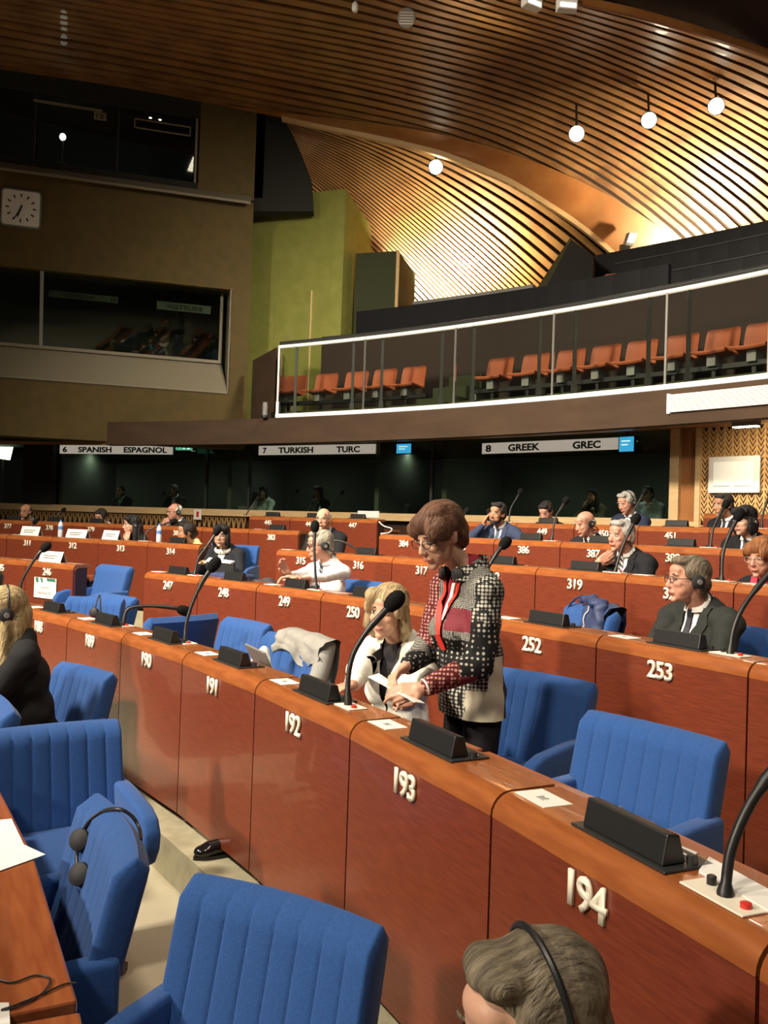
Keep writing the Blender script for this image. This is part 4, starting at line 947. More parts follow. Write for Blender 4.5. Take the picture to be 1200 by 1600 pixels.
p = onR(953, 436, 25.3); e = empty('gallery_seat', Vector((p.x, p.y, 5.35)), th_of(p) - math.pi/2, 'single orange seat high up behind the black parapets', 'seat', 'orange seats in the gallery')
link('shell', GS['shell'], None, e); link('bracket', GS['bracket'], None, e)
# ================================================================ PEOPLE
# a figure is laid out as overlapping tapered volumes that are fused into one skin and smoothed
def fuse(prims, voxel, it=3, fac=0.5):
    """prims: ('c', p0, r0, p1, r1) tapered limb, ('e', centre, radii, rotation or None) -> (verts array, faces list)"""
    b = MB()
    for pr in prims:
        if pr[0] == 'c':
            p0, r0, p1, r1 = Vector(pr[1]), pr[2], Vector(pr[3]), pr[4]
            L = (p1 - p0).length
            n = max(1, int(L / max(min(r0, r1) * 0.55, 0.002))); n = min(n, 14)
            d = (p1 - p0).normalized() if L > 1e-6 else Vector((0, 0, 1))
            b.ell(p0, (r0,)*3, None, 10, 8); b.ell(p1, (r1,)*3, None, 10, 8)
            if L > 1e-5: b.tube([p0, p1], [r0 * 0.985, r1 * 0.985], 12)
        else:
            b.ell(pr[1], pr[2], pr[3] if len(pr) > 3 else None, 20, 14)
    me = bpy.data.meshes.new('fuse'); me.from_pydata(b.v, [], b.f)
    o = bpy.data.objects.new('fuse', me)
    md = o.modifiers.new('r', 'REMESH'); md.mode = 'VOXEL'; md.voxel_size = voxel
    m2 = bake(o)
    nv = len(m2.vertices); V = np.empty(nv * 3); m2.vertices.foreach_get('co', V); V = V.reshape(-1, 3)
    ne = len(m2.edges); E_ = np.empty(ne * 2, int); m2.edges.foreach_get('vertices', E_); E_ = E_.reshape(-1, 2)
    FS = [tuple(p.vertices) for p in m2.polygons]
    bpy.data.objects.remove(o); bpy.data.meshes.remove(me); bpy.data.meshes.remove(m2)
    deg = np.bincount(E_.ravel(), minlength=nv).astype(float)[:, None]
    for _ in range(it):
        acc = np.zeros_like(V); np.add.at(acc, E_[:, 0], V[E_[:, 1]]); np.add.at(acc, E_[:, 1], V[E_[:, 0]])
        V = V + fac * (acc / np.maximum(deg, 1) - V)
    return V, FS
def pdist(prims, P):
    """distance of points to each primitive -> index of the nearest"""
    out = []
    for pr in prims:
        if pr[0] == 'c':
            a, b = np.array(pr[1]), np.array(pr[3]); ab = b - a; t = np.clip(((P - a) @ ab) / max(ab @ ab, 1e-9), 0, 1)[:, None]
            out.append(np.linalg.norm(P - (a + t * ab), axis=1) - (pr[2] + (pr[4] - pr[2]) * t[:, 0]))
        else:
            Q = P - np.array(pr[1])
            if len(pr) > 3 and pr[3] is not None: Q = Q @ np.array(pr[3].to_3x3())
            r = np.array(pr[2]); k = np.linalg.norm(Q / r, axis=1); out.append((k - 1) * r.min())
    return np.argmin(np.array(out), axis=0)
def mesh_from(name, V, FS, mats, idx=None):
    me = bpy.data.meshes.new(name); me.from_pydata([tuple(v) for v in V], [], FS)
    for m in mats: me.materials.append(m)
    if idx is not None: me.polygons.foreach_set('material_index', np.asarray(idx, dtype=np.int32))
    me.polygons.foreach_set('use_smooth', np.ones(len(FS), dtype=bool)); me.update()
    return me
def centers(V, FS): return np.array([V[list(f)].mean(0) for f in FS])
def xf(prims, T):
    out = []
    R = T.to_3x3().to_4x4()
    for p in prims:
        if p[0] == 'c': out.append(('c', tuple(T @ Vector(p[1])), p[2], tuple(T @ Vector(p[3])), p[4]))
        else: out.append(('e', tuple(T @ Vector(p[1])), p[2], R @ p[3] if len(p) > 3 and p[3] is not None else R))
    return out
HAIRM = {}
def hair_mat(col):
    k = tuple(col)
    if k not in HAIRM:
        m = mat('hair', tuple(c * 0.7 for c in col), 0.62, 0.3, noise=(tuple(min(1, c * 1.7 + 0.01) for c in col), 85, (1.0, 0.22, 0.16)))
        nt = m.node_tree; b = nt.nodes['Principled BSDF']; tc = nt.nodes.new('ShaderNodeTexCoord'); mp = nt.nodes.new('ShaderNodeMapping'); mp.inputs['Scale'].default_value = (1.0, 0.2, 0.15)
        nz = nt.nodes.new('ShaderNodeTexNoise'); nz.inputs['Scale'].default_value = 190; bp = nt.nodes.new('ShaderNodeBump'); bp.inputs['Strength'].default_value = 0.9; bp.inputs['Distance'].default_value = 0.010
        nt.links.new(tc.outputs['Object'], mp.inputs[0]); nt.links.new(mp.outputs[0], nz.inputs[0]); nt.links.new(nz.outputs['Fac'], bp.inputs['Height']); nt.links.new(bp.outputs[0], b.inputs['Normal'])
        HAIRM[k] = m
    return HAIRM[k]
CLO = {}
def cloth(col, rough=0.85):
    k = (tuple(col), rough)
    if k not in CLO: CLO[k] = mat('cloth', col, rough, 0.25, noise=(tuple(c * 1.25 for c in col), 30, (1, 1, 1)), bump=0.15, bscale=300)
    return CLO[k]
SKINS = {}
def skinm(tone):
    if tone not in SKINS:
        c = {'light': (0.60, 0.34, 0.23), 'pink': (0.58, 0.29, 0.20), 'tan': (0.47, 0.24, 0.14), 'olive': (0.40, 0.21, 0.12)}[tone]
        SKINS[tone] = mat('skin', c, 0.48, 0.4, noise=(tuple(x * 0.86 for x in c), 14, (1, 1, 1)), bump=0.08, bscale=500)
    return SKINS[tone]
M['lip'] = mat('lips', (0.38, 0.11, 0.09), 0.4); M['iris'] = mat('iris', (0.03, 0.02, 0.015), 0.2); M['lens'] = glass('spectacle_lens', (0.93, 0.94, 0.93), 0.05, 1.08)
M['cushion'] = mat('ear_cushion', (0.015, 0.015, 0.016), 0.7); M['silver'] = mat('silver_button', (0.5, 0.5, 0.48), 0.35, metal=0.7)

# head, facing -Y, origin between the ears; metres
def head_prims(sex='m', fat=0.0):
    k = 1.0 if sex == 'm' else 0.95
    f = 1 + fat
    P = [('e', (0, 0.015, 0.038), (0.076*k, 0.096, 0.086)), ('e', (0, -0.022, -0.015), (0.064*k*f, 0.074, 0.088)),
         ('e', (0, -0.030, -0.066), (0.052*k*f, 0.056, 0.044)), ('e', (0, -0.074, -0.097), (0.022, 0.018, 0.018)),
         ('e', (0, -0.076, 0.030), (0.048*k, 0.018, 0.013)), ('e', (0, -0.06, 0.055), (0.052*k, 0.034, 0.032)),
         ('c', (0, -0.090, 0.016), 0.008, (0, -0.111, -0.024), 0.0115), ('e', (0, -0.104, -0.031), (0.018, 0.012, 0.009)),
         ('e', (0.036*k, -0.066, -0.018), (0.024*f, 0.022, 0.020)), ('e', (-0.036*k, -0.066, -0.018), (0.024*f, 0.022, 0.020)),
         ('e', (0.036*k, -0.046, -0.045), (0.026*f, 0.032, 0.034)), ('e', (-0.036*k, -0.046, -0.045), (0.026*f, 0.032, 0.034)), ('e', (0, -0.088, -0.062), (0.026, 0.012, 0.013)), ('e', (0, -0.084, -0.05), (0.022, 0.014, 0.016)),
         ('e', (0.074*k, 0.012, -0.006), (0.009, 0.020, 0.031)), ('e', (-0.074*k, 0.012, -0.006), (0.009, 0.020, 0.031)),
         ('e', (0.079*k, 0.018, 0.006), (0.008, 0.016, 0.020)), ('e', (-0.079*k, 0.018, 0.006), (0.008, 0.016, 0.020))]
    return P
def hair_prims(style):
    E_ = lambda c, r, rot=None: ('e', c, r, rot)
    if style == 'short':
        return [E_((0, 0.026, 0.048), (0.084, 0.099, 0.086)), E_((0, -0.035, 0.100), (0.062, 0.050, 0.028)), E_((0, 0.068, -0.015), (0.072, 0.050, 0.068)), E_((0.069, 0.010, 0.040), (0.017, 0.055, 0.045)), E_((-0.069, 0.010, 0.040), (0.017, 0.055, 0.045)), E_((0.074, 0.045, 0.0), (0.012, 0.03, 0.05)), E_((-0.074, 0.045, 0.0), (0.012, 0.03, 0.05)), E_((0.03, -0.05, 0.100), (0.035, 0.03, 0.022)), E_((-0.03, -0.045, 0.106), (0.035, 0.03, 0.02))]
    if style == 'thin':
        return [E_((0, 0.032, 0.036), (0.081, 0.092, 0.074)), E_((0, 0.07, -0.01), (0.066, 0.042, 0.055)), E_((0.069, 0.02, 0.025), (0.012, 0.04, 0.03)), E_((-0.069, 0.02, 0.025), (0.012, 0.04, 0.03))]
    if style == 'bald':
        return [E_((0, 0.050, 0.000), (0.080, 0.070, 0.050)), E_((0.071, 0.03, 0.01), (0.01, 0.035, 0.026)), E_((-0.071, 0.03, 0.01), (0.01, 0.035, 0.026))]
    if style == 'bob':                       # chin-length full hair with fringe
        return [E_((0, 0.020, 0.056), (0.090, 0.108, 0.090)), E_((0, 0.06, -0.03), (0.084, 0.075, 0.095)), E_((0.076, 0.0, -0.035), (0.025, 0.055, 0.085)), E_((-0.076, 0.0, -0.035), (0.025, 0.055, 0.085)), E_((0.025, -0.062, 0.088), (0.062, 0.040, 0.040)), E_((-0.03, -0.060, 0.086), (0.055, 0.040, 0.040))]
    if style == 'crop':                      # fuller short hair, swept sideways over the forehead, ears half free
        return [E_((0, 0.022, 0.054), (0.091, 0.110, 0.088)), E_((0, 0.072, 0.0), (0.078, 0.060, 0.078)), E_((0.0, -0.054, 0.074), (0.072, 0.050, 0.048)), E_((0.070, -0.030, 0.045), (0.026, 0.050, 0.055)), E_((-0.070, -0.030, 0.045), (0.026, 0.050, 0.055)), E_((0.058, -0.075, 0.040), (0.026, 0.026, 0.042)), E_((-0.040, -0.082, 0.056), (0.040, 0.024, 0.034)), E_((0, 0.085, -0.045), (0.058, 0.036, 0.05)), E_((0.020, -0.01, 0.112), (0.06, 0.06, 0.03))]
    if style == 'long':
        return [E_((0, 0.022, 0.054), (0.088, 0.106, 0.088)), ('c', (0, 0.08, 0.0), 0.07, (0, 0.09, -0.22), 0.05), ('c', (0.072, 0.02, 0.0), 0.030, (0.085, 0.01, -0.24), 0.035), ('c', (-0.072, 0.02, 0.0), 0.030, (-0.085, 0.01, -0.24), 0.035), E_((0.03, -0.058, 0.084), (0.055, 0.038, 0.036)), E_((-0.035, -0.055, 0.082), (0.05, 0.038, 0.036)), ('c', (0.05, 0.06, -0.05), 0.05, (0.06, 0.07, -0.24), 0.045), ('c', (-0.05, 0.06, -0.05), 0.05, (-0.06, 0.07, -0.24), 0.045)]
    if style == 'wavy':                      # shoulder-length blonde waves
        return [E_((0, 0.018, 0.054), (0.090, 0.108, 0.088)), ('c', (0.080, 0.0, 0.03), 0.026, (0.090, 0.01, -0.065), 0.030), ('c', (-0.080, 0.0, 0.03), 0.026, (-0.092, 0.0, -0.065), 0.034), ('c', (0.088, 0.025, -0.065), 0.030, (0.072, 0.04, -0.115), 0.022), ('c', (-0.088, 0.02, -0.065), 0.034, (-0.074, 0.03, -0.115), 0.024), ('c', (0, 0.07, 0.0), 0.075, (0, 0.075, -0.10), 0.050), E_((0.045, -0.058, 0.078), (0.052, 0.046, 0.042)), E_((-0.05, -0.052, 0.080), (0.046, 0.046, 0.042)), E_((0.078, -0.055, 0.03), (0.020, 0.03, 0.045)), E_((-0.074, -0.055, 0.035), (0.020, 0.03, 0.045))]
    if style == 'tied':                      # dark hair pulled back
        return [E_((0, 0.028, 0.050), (0.082, 0.098, 0.082)), E_((0, 0.10, -0.01), (0.045, 0.045, 0.05)), E_((0.066, 0.0, 0.02), (0.018, 0.045, 0.05)), E_((-0.066, 0.0, 0.02), (0.018, 0.045, 0.05)), E_((0, -0.04, 0.098), (0.055, 0.045, 0.03)), E_((0, 0.06, -0.045), (0.05, 0.04, 0.05))]
def hand_prims(wrist, d, palm, side, curl=0.5, spread=0.10, pinch=0.0, s=1.0):
    """wrist: point; d: finger direction; palm: direction the palm faces; side: +1 thumb towards d x palm"""
    d = Vector(d).normalized(); n = (Vector(palm) - d * Vector(palm).dot(d)).normalized(); t = d.cross(n) * side
    wr = Vector(wrist); P = []
    pc = wr + d * 0.05 * s
    P.append(('c', tuple(wr), 0.024*s, tuple(wr + d * 0.02*s), 0.026*s))
    for k, w_ in enumerate((0.028, 0.010, -0.009, -0.026)):
        base = wr + d * (0.088 - 0.004 * abs(k - 1)) * s + t * w_ * s
        P.append(('c', tuple(wr + d * 0.02*s + t * w_ * 0.6 * s), 0.016*s, tuple(base), 0.0125*s))
        L = (0.044, 0.050, 0.046, 0.036)[k] * s; a = 0.0; p = base; r = 0.0095 * s
        for j, (ll, cc) in enumerate(((1.0, 0.75), (0.62, 1.0), (0.50, 0.7))):
            a += curl * cc + (pinch * 0.3 if k == 0 else 0)
            v = (d * math.cos(a) + n * math.sin(a) + t * (w_ * spread * 8) * 0.35).normalized()
            q = p + v * L * ll; P.append(('c', tuple(p), r, tuple(q), r * 0.9)); p = q; r *= 0.9
    b0 = wr + d * 0.022*s + t * 0.024*s; b1 = b0 + (d * 0.65 + t * 0.62 + n * 0.35).normalized() * 0.042*s
    b2 = b1 + (d * 0.9 + t * (0.15 - 0.5 * pinch) + n * (0.25 + 0.6 * pinch)).normalized() * 0.034*s; b3 = b2 + (d * 0.95 + n * (0.3 + 0.6 * pinch) - t * 0.25 * pinch).normalized() * 0.026*s
    P += [('c', tuple(b0), 0.017*s, tuple(b1), 0.0125*s), ('c', tuple(b1), 0.0115*s, tuple(b2), 0.0105*s), ('c', tuple(b2), 0.0105*s, tuple(b3), 0.009*s)]
    return P
def ik(Sh, W_, L1, L2, hint):
    Sh, W_ = Vector(Sh), Vector(W_); d = W_ - Sh; D = d.length
    if D > (L1 + L2) * 0.995: W_ = Sh + d.normalized() * (L1 + L2) * 0.995; d = W_ - Sh; D = d.length
    a = (L1*L1 - L2*L2 + D*D) / (2*D); h = math.sqrt(max(L1*L1 - a*a, 0)); u = d / D
    hv = Vector(hint); hv = (hv - u * hv.dot(u)).normalized()
    return Sh + u * a + hv * h, W_

def person(label, loc, rz, H, *, sex='m', pose='sit', head_rot=(0, 0, 0), head_off=(0, -0.09), lean=0.0, hair='short', haircol=(0.03, 0.02, 0.015), tone='light',
           coat=(0.02, 0.02, 0.022), shirt=(0.75, 0.74, 0.70), tie=None, vopen=True, trousers=(0.015, 0.015, 0.018), glasses=False, headset=False, beard=None, lod=1,
           hands=None, wide=1.0, fat=0.0, earring=False, coat_on=True, hs=1.0, group=None, collar=True, patch=None, longcoat=0.0, legs=True, eyes_down=False, brow=None):
    """a seated or standing figure facing local -Y; H = height of the head centre above the floor; head_rot = (nod, turn, tilt)"""
    root = empty('person', loc, rz, label, 'person', group)
    vt, vh, vn = {0: (0.011, 0.0050, 0.0046), 1: (0.016, 0.0068, 0.006), 2: (0.022, 0.0095, 0.0085)}[lod]
    k = 0.93 if pose == 'sit' else 0.95
    z0 = max(0.27, H - 0.71 * k); k = (H - z0) / 0.71
    zs = z0 + 0.515 * k; sw = (0.165 if sex == 'm' else 0.138) * wide
    ly = lambda z: -lean * max(0, z - z0)
    hy = head_off[1] + ly(zs)
    HC = Vector((head_off[0], hy, H))
    TH = Matrix.Translation(HC) @ Euler((head_rot[0], head_rot[2], head_rot[1]), 'ZXY' if False else 'XYZ').to_matrix().to_4x4() @ Matrix.Scale(hs, 4)
    TH = Matrix.Translation(HC) @ Matrix.Rotation(head_rot[1], 4, 'Z') @ Matrix.Rotation(head_rot[0], 4, 'X') @ Matrix.Rotation(head_rot[2], 4, 'Y')
    Hs = Matrix.Scale(hs, 4)
    def hx(prims):
        sc = [(('c', tuple(Vector(p[1])*hs), p[2]*hs, tuple(Vector(p[3])*hs), p[4]*hs) if p[0] == 'c' else ('e', tuple(Vector(p[1])*hs), tuple(x*hs for x in p[2]), p[3] if len(p) > 3 else None)) for p in prims]
        return xf(sc, TH)
    skin = skinm(tone); mcoat = cloth(coat); mshirt = cloth(shirt); mtr = cloth(trousers)
    # ---- head with neck
    hp = hx(head_prims(sex, fat))
    nb = Vector((0, ly(zs) + 0.015, zs + 0.03)); nt_ = TH @ Vector((0, 0.022*hs, -0.06*hs))
    nr = 0.054 if sex == 'm' else 0.046
    hp.append(('c', tuple(nb), nr * 1.12 * hs, tuple(nt_), nr * hs))
    Vh, Fh = fuse(hp, vh * hs, 5 if lod == 0 else 3)
    # ---- hands and arms
    arms = []; hnd = []; wr = {}
    aw = 1.0 if sex == 'm' or pose == 'stand' else 0.93
    L1, L2 = 0.285 * aw, 0.245 * aw
    hands = hands or {}
    for sgn, key in ((1, 'L'), (-1, 'R')):
        Sh = Vector((sgn * (sw + 0.01), ly(zs) + 0.005, zs - 0.025))
        hd = hands.get(key, {})
        tgt = hd.get('at', (sgn * 0.12, -0.36, z0 + 0.17))
        El, Wr = ik(Sh, tgt, L1, L2, hd.get('hint', (sgn * 0.6, 0.25, -1)))
        arms.append((Sh, El, Wr)); wr[key] = Wr
        dirn = hd.get('dir', tuple((Wr - El).normalized() + Vector((-sgn * 0.35, -0.3, -0.05))))
        hnd += hand_prims(Wr + (Wr - El).normalized() * 0.012, dirn, hd.get('palm', (0, 0, -1)), hd.get('side', sgn), hd.get('curl', 0.38), pinch=hd.get('pinch', 0.0), s=(1.0 if sex == 'm' else 0.92) * hd.get('s', 1.0))
        hnd.append(('c', tuple(Wr.lerp(El, 0.35)), 0.030, tuple(Wr), 0.024))
    Vn, Fn = fuse(hnd, vn, 2)
    # ---- trunk, arms and legs
    tw = wide * (1.0 if sex == 'm' else 0.88)
    body = [('e', (0, 0.015, z0 + 0.03), (0.165*tw, 0.125, 0.12)), ('e', (0, ly(z0+0.17*k) + 0.005, z0 + 0.17*k), (0.148*tw, 0.112*(1+fat*2), 0.16*k)),
            ('e', (0, ly(z0+0.35*k), z0 + 0.35*k), (0.165*tw, 0.112, 0.16*k)), ('c', (-sw*0.86, ly(zs) + 0.012, zs - 0.01), 0.058, (sw*0.86, ly(zs) + 0.012, zs - 0.01), 0.058),
            ('c', (0, ly(zs) + 0.012, zs - 0.02), 0.085, tuple(nb), nr * 1.02)]
    for s_ in (1, -1): body.append(('c', (s_*sw*0.62, ly(zs) + 0.018, zs + 0.018), 0.042, (s_*0.02, ly(zs) + 0.02, zs + 0.075), 0.046))
    tag = [1, 1, 1, 1, 1, 1, 1]
    if sex == 'f':
        for x in (-0.062, 0.062): body.append(('e', (x*tw, ly(z0+0.31*k) - 0.085, z0 + 0.31*k), (0.06, 0.048, 0.058))); tag.append(1)
    for Sh, El, Wr in arms:
        body += [('e', tuple(Sh), (0.06, 0.06, 0.062)), ('c', tuple(Sh), 0.052, tuple(El), 0.041), ('c', tuple(El), 0.040, tuple(Wr), 0.027)]; tag += [1, 1, 1]
    leg = []
    if legs:
        for sgn in (1, -1):
            hip = (sgn*0.085*tw, 0.01, z0 - 0.01)
            if pose == 'sit': kn, an, to = (sgn*0.11, -0.40, z0 - 0.03), (sgn*0.11, -0.34, 0.09), (sgn*0.12, -0.50, 0.035)
            else: kn, an, to = (sgn*0.095, -0.02, z0*0.52), (sgn*0.095, 0.02, 0.09), (sgn*0.11, -0.12, 0.035)
            leg += [('c', hip, 0.085, kn, 0.060), ('c', kn, 0.058, an, 0.040), ('c', an, 0.042, to, 0.036)]; tag += [2, 2, 3]
    body += leg
    Vb, Fb = fuse(body, vt, 4)
    # ---- one mesh for the whole figure
    V = np.vstack([Vh, Vn, Vb]); nh, nn_ = len(Vh), len(Vn)
    FS = Fh + [tuple(i + nh for i in f) for f in Fn] + [tuple(i + nh + nn_ for i in f) for f in Fb]
    cb_ = centers(Vb, Fb); near = np.array(tag)[pdist(body, cb_)]
    near = np.where((near == 1) & (cb_[:, 2] < z0 + 0.03), 2, near)
    idx = np.r_[np.zeros(len(Fh) + len(Fn), int), near]
    link('body', mesh_from('body', V, FS, [skin, mshirt, mtr, M['black']], idx), None, root)
    # ---- coat over the shirt
    surf = None
    if coat_on:
        g = 0.017
        cp_ = [('e', (0, ly(z0+0.05) + 0.008, z0 + 0.06 - longcoat*0.5), (0.172*tw + g*0.4, 0.128 + g*0.6, 0.10 + longcoat*0.5)), ('e', (0, ly(z0+0.17*k) + 0.005, z0 + 0.17*k), (0.150*tw + g, (0.112 + g)*(1+fat*2), 0.165*k)),
               ('e', (0, ly(z0+0.35*k) + 0.002, z0 + 0.35*k), (0.168*tw + g, 0.112 + g, 0.155*k + g*0.3)), ('c', (-sw*0.9, ly(zs) + 0.012, zs - 0.008), 0.058 + g, (sw*0.9, ly(zs) + 0.012, zs - 0.008), 0.058 + g),
               ('c', (-sw*0.35, ly(zs) + 0.03, zs + 0.03), 0.048, (sw*0.35, ly(zs) + 0.03, zs + 0.03), 0.048)]
        for s_ in (1, -1): cp_.append(('c', (s_*sw*0.68, ly(zs) + 0.02, zs + 0.018), 0.052, (s_*0.035, ly(zs) + 0.03, zs + 0.068), 0.048))
        if sex == 'f':
            for x in (-0.062, 0.062): cp_.append(('e', (x*tw, ly(z0+0.31*k) - 0.085, z0 + 0.31*k), (0.06 + g*0.7, 0.048 + g*0.7, 0.058 + g*0.7)))
        for Sh, El, Wr in arms:
            cp_ += [('e', tuple(Sh), (0.063 + g, 0.062 + g, 0.062 + g*0.7)), ('c', tuple(Sh), 0.054 + g, tuple(El), 0.044 + g), ('c', tuple(El), 0.044 + g, tuple(El.lerp(Wr, 0.94)), 0.028 + g*0.75)]
        if longcoat:
            for s_ in (1, -1): cp_.append(('c', (s_*0.060, ly(z0) + 0.006, z0 - 0.10), 0.110, (s_*0.052, ly(z0 + 0.22), z0 + 0.24), 0.108))
        Vc, Fc = fuse(cp_, vt, 3)
        # wrinkles
        fq = 26.0
        Vc = Vc + 0.0028 * np.stack([np.sin(Vc[:, 2]*fq*2.1 + 3*np.sin(Vc[:, 0]*fq)), np.sin(Vc[:, 2]*fq*1.7 + Vc[:, 0]*fq*1.3 + 1), np.zeros(len(Vc))], 1)
        me = mesh_from('jacket', Vc, Fc, [mcoat])
        bm = bmesh.new(); bm.from_mesh(me)
        if vopen:
            zb = z0 + 0.20 * k; zt_ = zs + 0.16; wv = 0.072
            for sgn in (1, -1):
                nrm = Vector((sgn * (zt_ - zb), 0, -wv)).normalized()
                bmesh.ops.bisect_plane(bm, geom=bm.verts[:] + bm.edges[:] + bm.faces[:], plane_co=(0, 0, zb), plane_no=nrm)
            dead = []
            for f in bm.faces:
                c = f.calc_center_median()
                if c.z > zb and abs(c.x) < wv * (c.z - zb) / (zt_ - zb) and (ly(c.z) - 0.19 < c.y < ly(c.z) + 0.02 or (c.z > zs + 0.035 and c.y > ly(c.z) - 0.19)): dead.append(f)
            bmesh.ops.delete(bm, geom=dead, context='FACES')
        hem = z0 - 0.035 - longcoat * 0.2
        bmesh.ops.bisect_plane(bm, geom=bm.verts[:] + bm.edges[:] + bm.faces[:], plane_co=(0, 0, hem), plane_no=(0, 0, 1))
        bmesh.ops.delete(bm, geom=[f for f in bm.faces if f.calc_center_median().z < hem and f.calc_center_median().y > -0.25], context='FACES')
        for f in bm.faces: f.smooth = True
        bm.to_mesh(me); bm.free()
        jk = link('jacket', me, None, root)
        if patch: patch(jk, root, z0, k, zs)
    # ---- drape helper: find the front of the clothes
    src = [o for o in root.children if o.name.startswith('jacket') or o.name.startswith('body')]
    bv = [BVHTree.FromPolygons([v.co for v in o.data.vertices], [p.vertices for p in o.data.polygons]) for o in src]
    def front(x, z, only=None):
        best = None
        for b, o in zip(bv, src):
            if only and not o.name.startswith(only): continue
            h = b.ray_cast(Vector((x, ly(z) - 0.205, z)), Vector((0, 1, 0)))
            if h[0] is not None and (best is None or h[0].y < best): best = h[0].y
        return ly(z) - 0.1 if best is None else best
    if tie is not None:
        zb, zt_ = z0 + 0.18 * k, zs + 0.035; n = 9; vs = []
        for i in range(n):
            t = i / (n - 1); z = zt_ + (zb - zt_) * t; w_ = 0.013 + 0.018 * t if i else 0.020
            for x in (-w_, w_): vs.append((x, front(x * 0.5, z, 'body') - 0.008, z))
        b = MB(); b.add(vs + [(x, y + 0.006, z) for x, y, z in vs], [(2*i, 2*i+1, 2*i+3, 2*i+2) for i in range(n-1)] + [(2*n+2*i+2, 2*n+2*i+3, 2*n+2*i+1, 2*n+2*i) for i in range(n-1)])
        tm = mat('tie', tie[0], 0.5)
        if len(tie) > 1:
            nt = tm.node_tree; tc = nt.nodes.new('ShaderNodeTexCoord'); wv_ = nt.nodes.new('ShaderNodeTexWave'); wv_.bands_direction = 'DIAGONAL'; wv_.inputs['Scale'].default_value = 14
            rp = nt.nodes.new('ShaderNodeValToRGB'); rp.color_ramp.elements[0].position = 0.5; rp.color_ramp.elements[1].position = 0.56; rp.color_ramp.elements[0].color = (*tie[0], 1); rp.color_ramp.elements[1].color = (*tie[1], 1)
            nt.links.new(tc.outputs['Object'], wv_.inputs[0]); nt.links.new(wv_.outputs['Fac'], rp.inputs[0]); nt.links.new(rp.outputs[0], nt.nodes['Principled BSDF'].inputs['Base Color'])
        b.obj('tie', tm, root)
    if coat_on and vopen and collar:
        # lapels: a folded strip down either side of the opening
        zb = z0 + 0.20 * k; zt_ = zs + 0.16; wv = 0.072
        for sgn in (1, -1):
            n = 9; vs = []
            for i in range(n):
                t = i / (n - 1); z = zb + (zs + 0.045 - zb) * t; x = sgn * wv * (z - zb) / (zt_ - zb)
                wl_ = 0.010 + 0.050 * math.sin(min(1, t * 1.15) * math.pi * 0.62)
                y0_ = min(front(x + sgn * 0.012, z, 'jacket'), front(x + sgn * wl_, z, 'jacket') + 0.012) - 0.004
                y1_ = front(x + sgn * (wl_ + 0.006), z, 'jacket') - 0.007
                vs += [(x, y0_, z), (x + sgn * wl_, y1_, z + 0.012 * t)]
            b = MB(); b.add(vs + [(x, y + 0.006, z) for x, y, z in vs], [(2*i, 2*i+1, 2*i+3, 2*i+2) for i in range(n-1)] + [(2*n+2*i+2, 2*n+2*i+3, 2*n+2*i+1, 2*n+2*i) for i in range(n-1)])
            b.obj('lapel', mcoat, root, smooth=True)
        # shirt collar
    if collar and sex == 'm':
        c = nb.lerp(nt_, 0.25)
        pts = [c + Vector((math.sin(a) * nr * 1.22, -math.cos(a) * nr * 1.25 + 0.006, 0.016 - 0.022 * math.cos(a))) for a in np.linspace(0.18, 2*math.pi - 0.18, 20)]
        b = MB(); vs = []
        for p in pts: vs += [tuple(p + Vector((0, 0, 0.02))), tuple(p + Vector(((p.x-c.x)*0.16, (p.y-c.y)*0.16, -0.026)))]
        b.add(vs, [(2*i, 2*i+1, 2*i+3, 2*i+2) for i in range(len(pts)-1)]); b.obj('shirt_collar', mshirt, root, smooth=True)
    # ---- hair
    if hair:
        Vr, Fr = fuse(hx(hair_prims(hair)), vh * 1.05 * hs, 9 if lod == 0 else 5)
        wob = 0.0011 * np.stack([np.sin(Vr[:, 2]*95 + Vr[:, 1]*60), np.sin(Vr[:, 0]*170 + Vr[:, 2]*30), np.sin(Vr[:, 0]*150 + Vr[:, 1]*40)], 1)
        link('hair', mesh_from('hair', Vr + wob, Fr, [hair_mat(haircol)]), None, root)
    if beard:
        bp_ = hx([('e', (0, -0.034, -0.078), (0.056, 0.058, 0.040)), ('e', (0, -0.076, -0.1), (0.028, 0.022, 0.026)), ('e', (0.05, -0.02, -0.045), (0.017, 0.035, 0.045)), ('e', (-0.05, -0.02, -0.045), (0.017, 0.035, 0.045)), ('e', (0, -0.096, -0.045), (0.027, 0.010, 0.006))])
        Vr, Fr = fuse(bp_, vh * 1.05, 2); link('beard', mesh_from('beard', Vr, Fr, [hair_mat(beard)]), None, root)
    # ---- face
    kx = 1.0 if sex == 'm' else 0.95
    for sgn in (1, -1):
        b = MB(); T = TH @ Hs
        if eyes_down:
            b.ell((0, 0, 0), (0.0135, 0.006, 0.0045), None, 12, 8); e_ = b.obj('eyelid', skin, root, smooth=True)
        else:
            b.ell((0, 0, 0), (0.0135, 0.007, 0.0068), None, 12, 8); e_ = b.obj('eye', M['eye'], root, smooth=True)
        e_.matrix_local = T @ Matrix.Translation((sgn * 0.031 * kx, -0.0845, 0.010))
        if not eyes_down:
            ii = MB().ell((0, -0.0045, 0), (0.006, 0.004, 0.006), None, 10, 6).obj('iris', M['iris'], e_, smooth=True)
        lsh = MB().tube([(-0.014, -0.0885, 0.0135) if False else (-0.0145, 0.0, 0.004), (-0.006, -0.006, 0.0075), (0.006, -0.006, 0.0075), (0.0145, 0.0, 0.004)], 0.0016, 6).obj('lash_line', M['ink'], e_)
        bc = brow or haircol
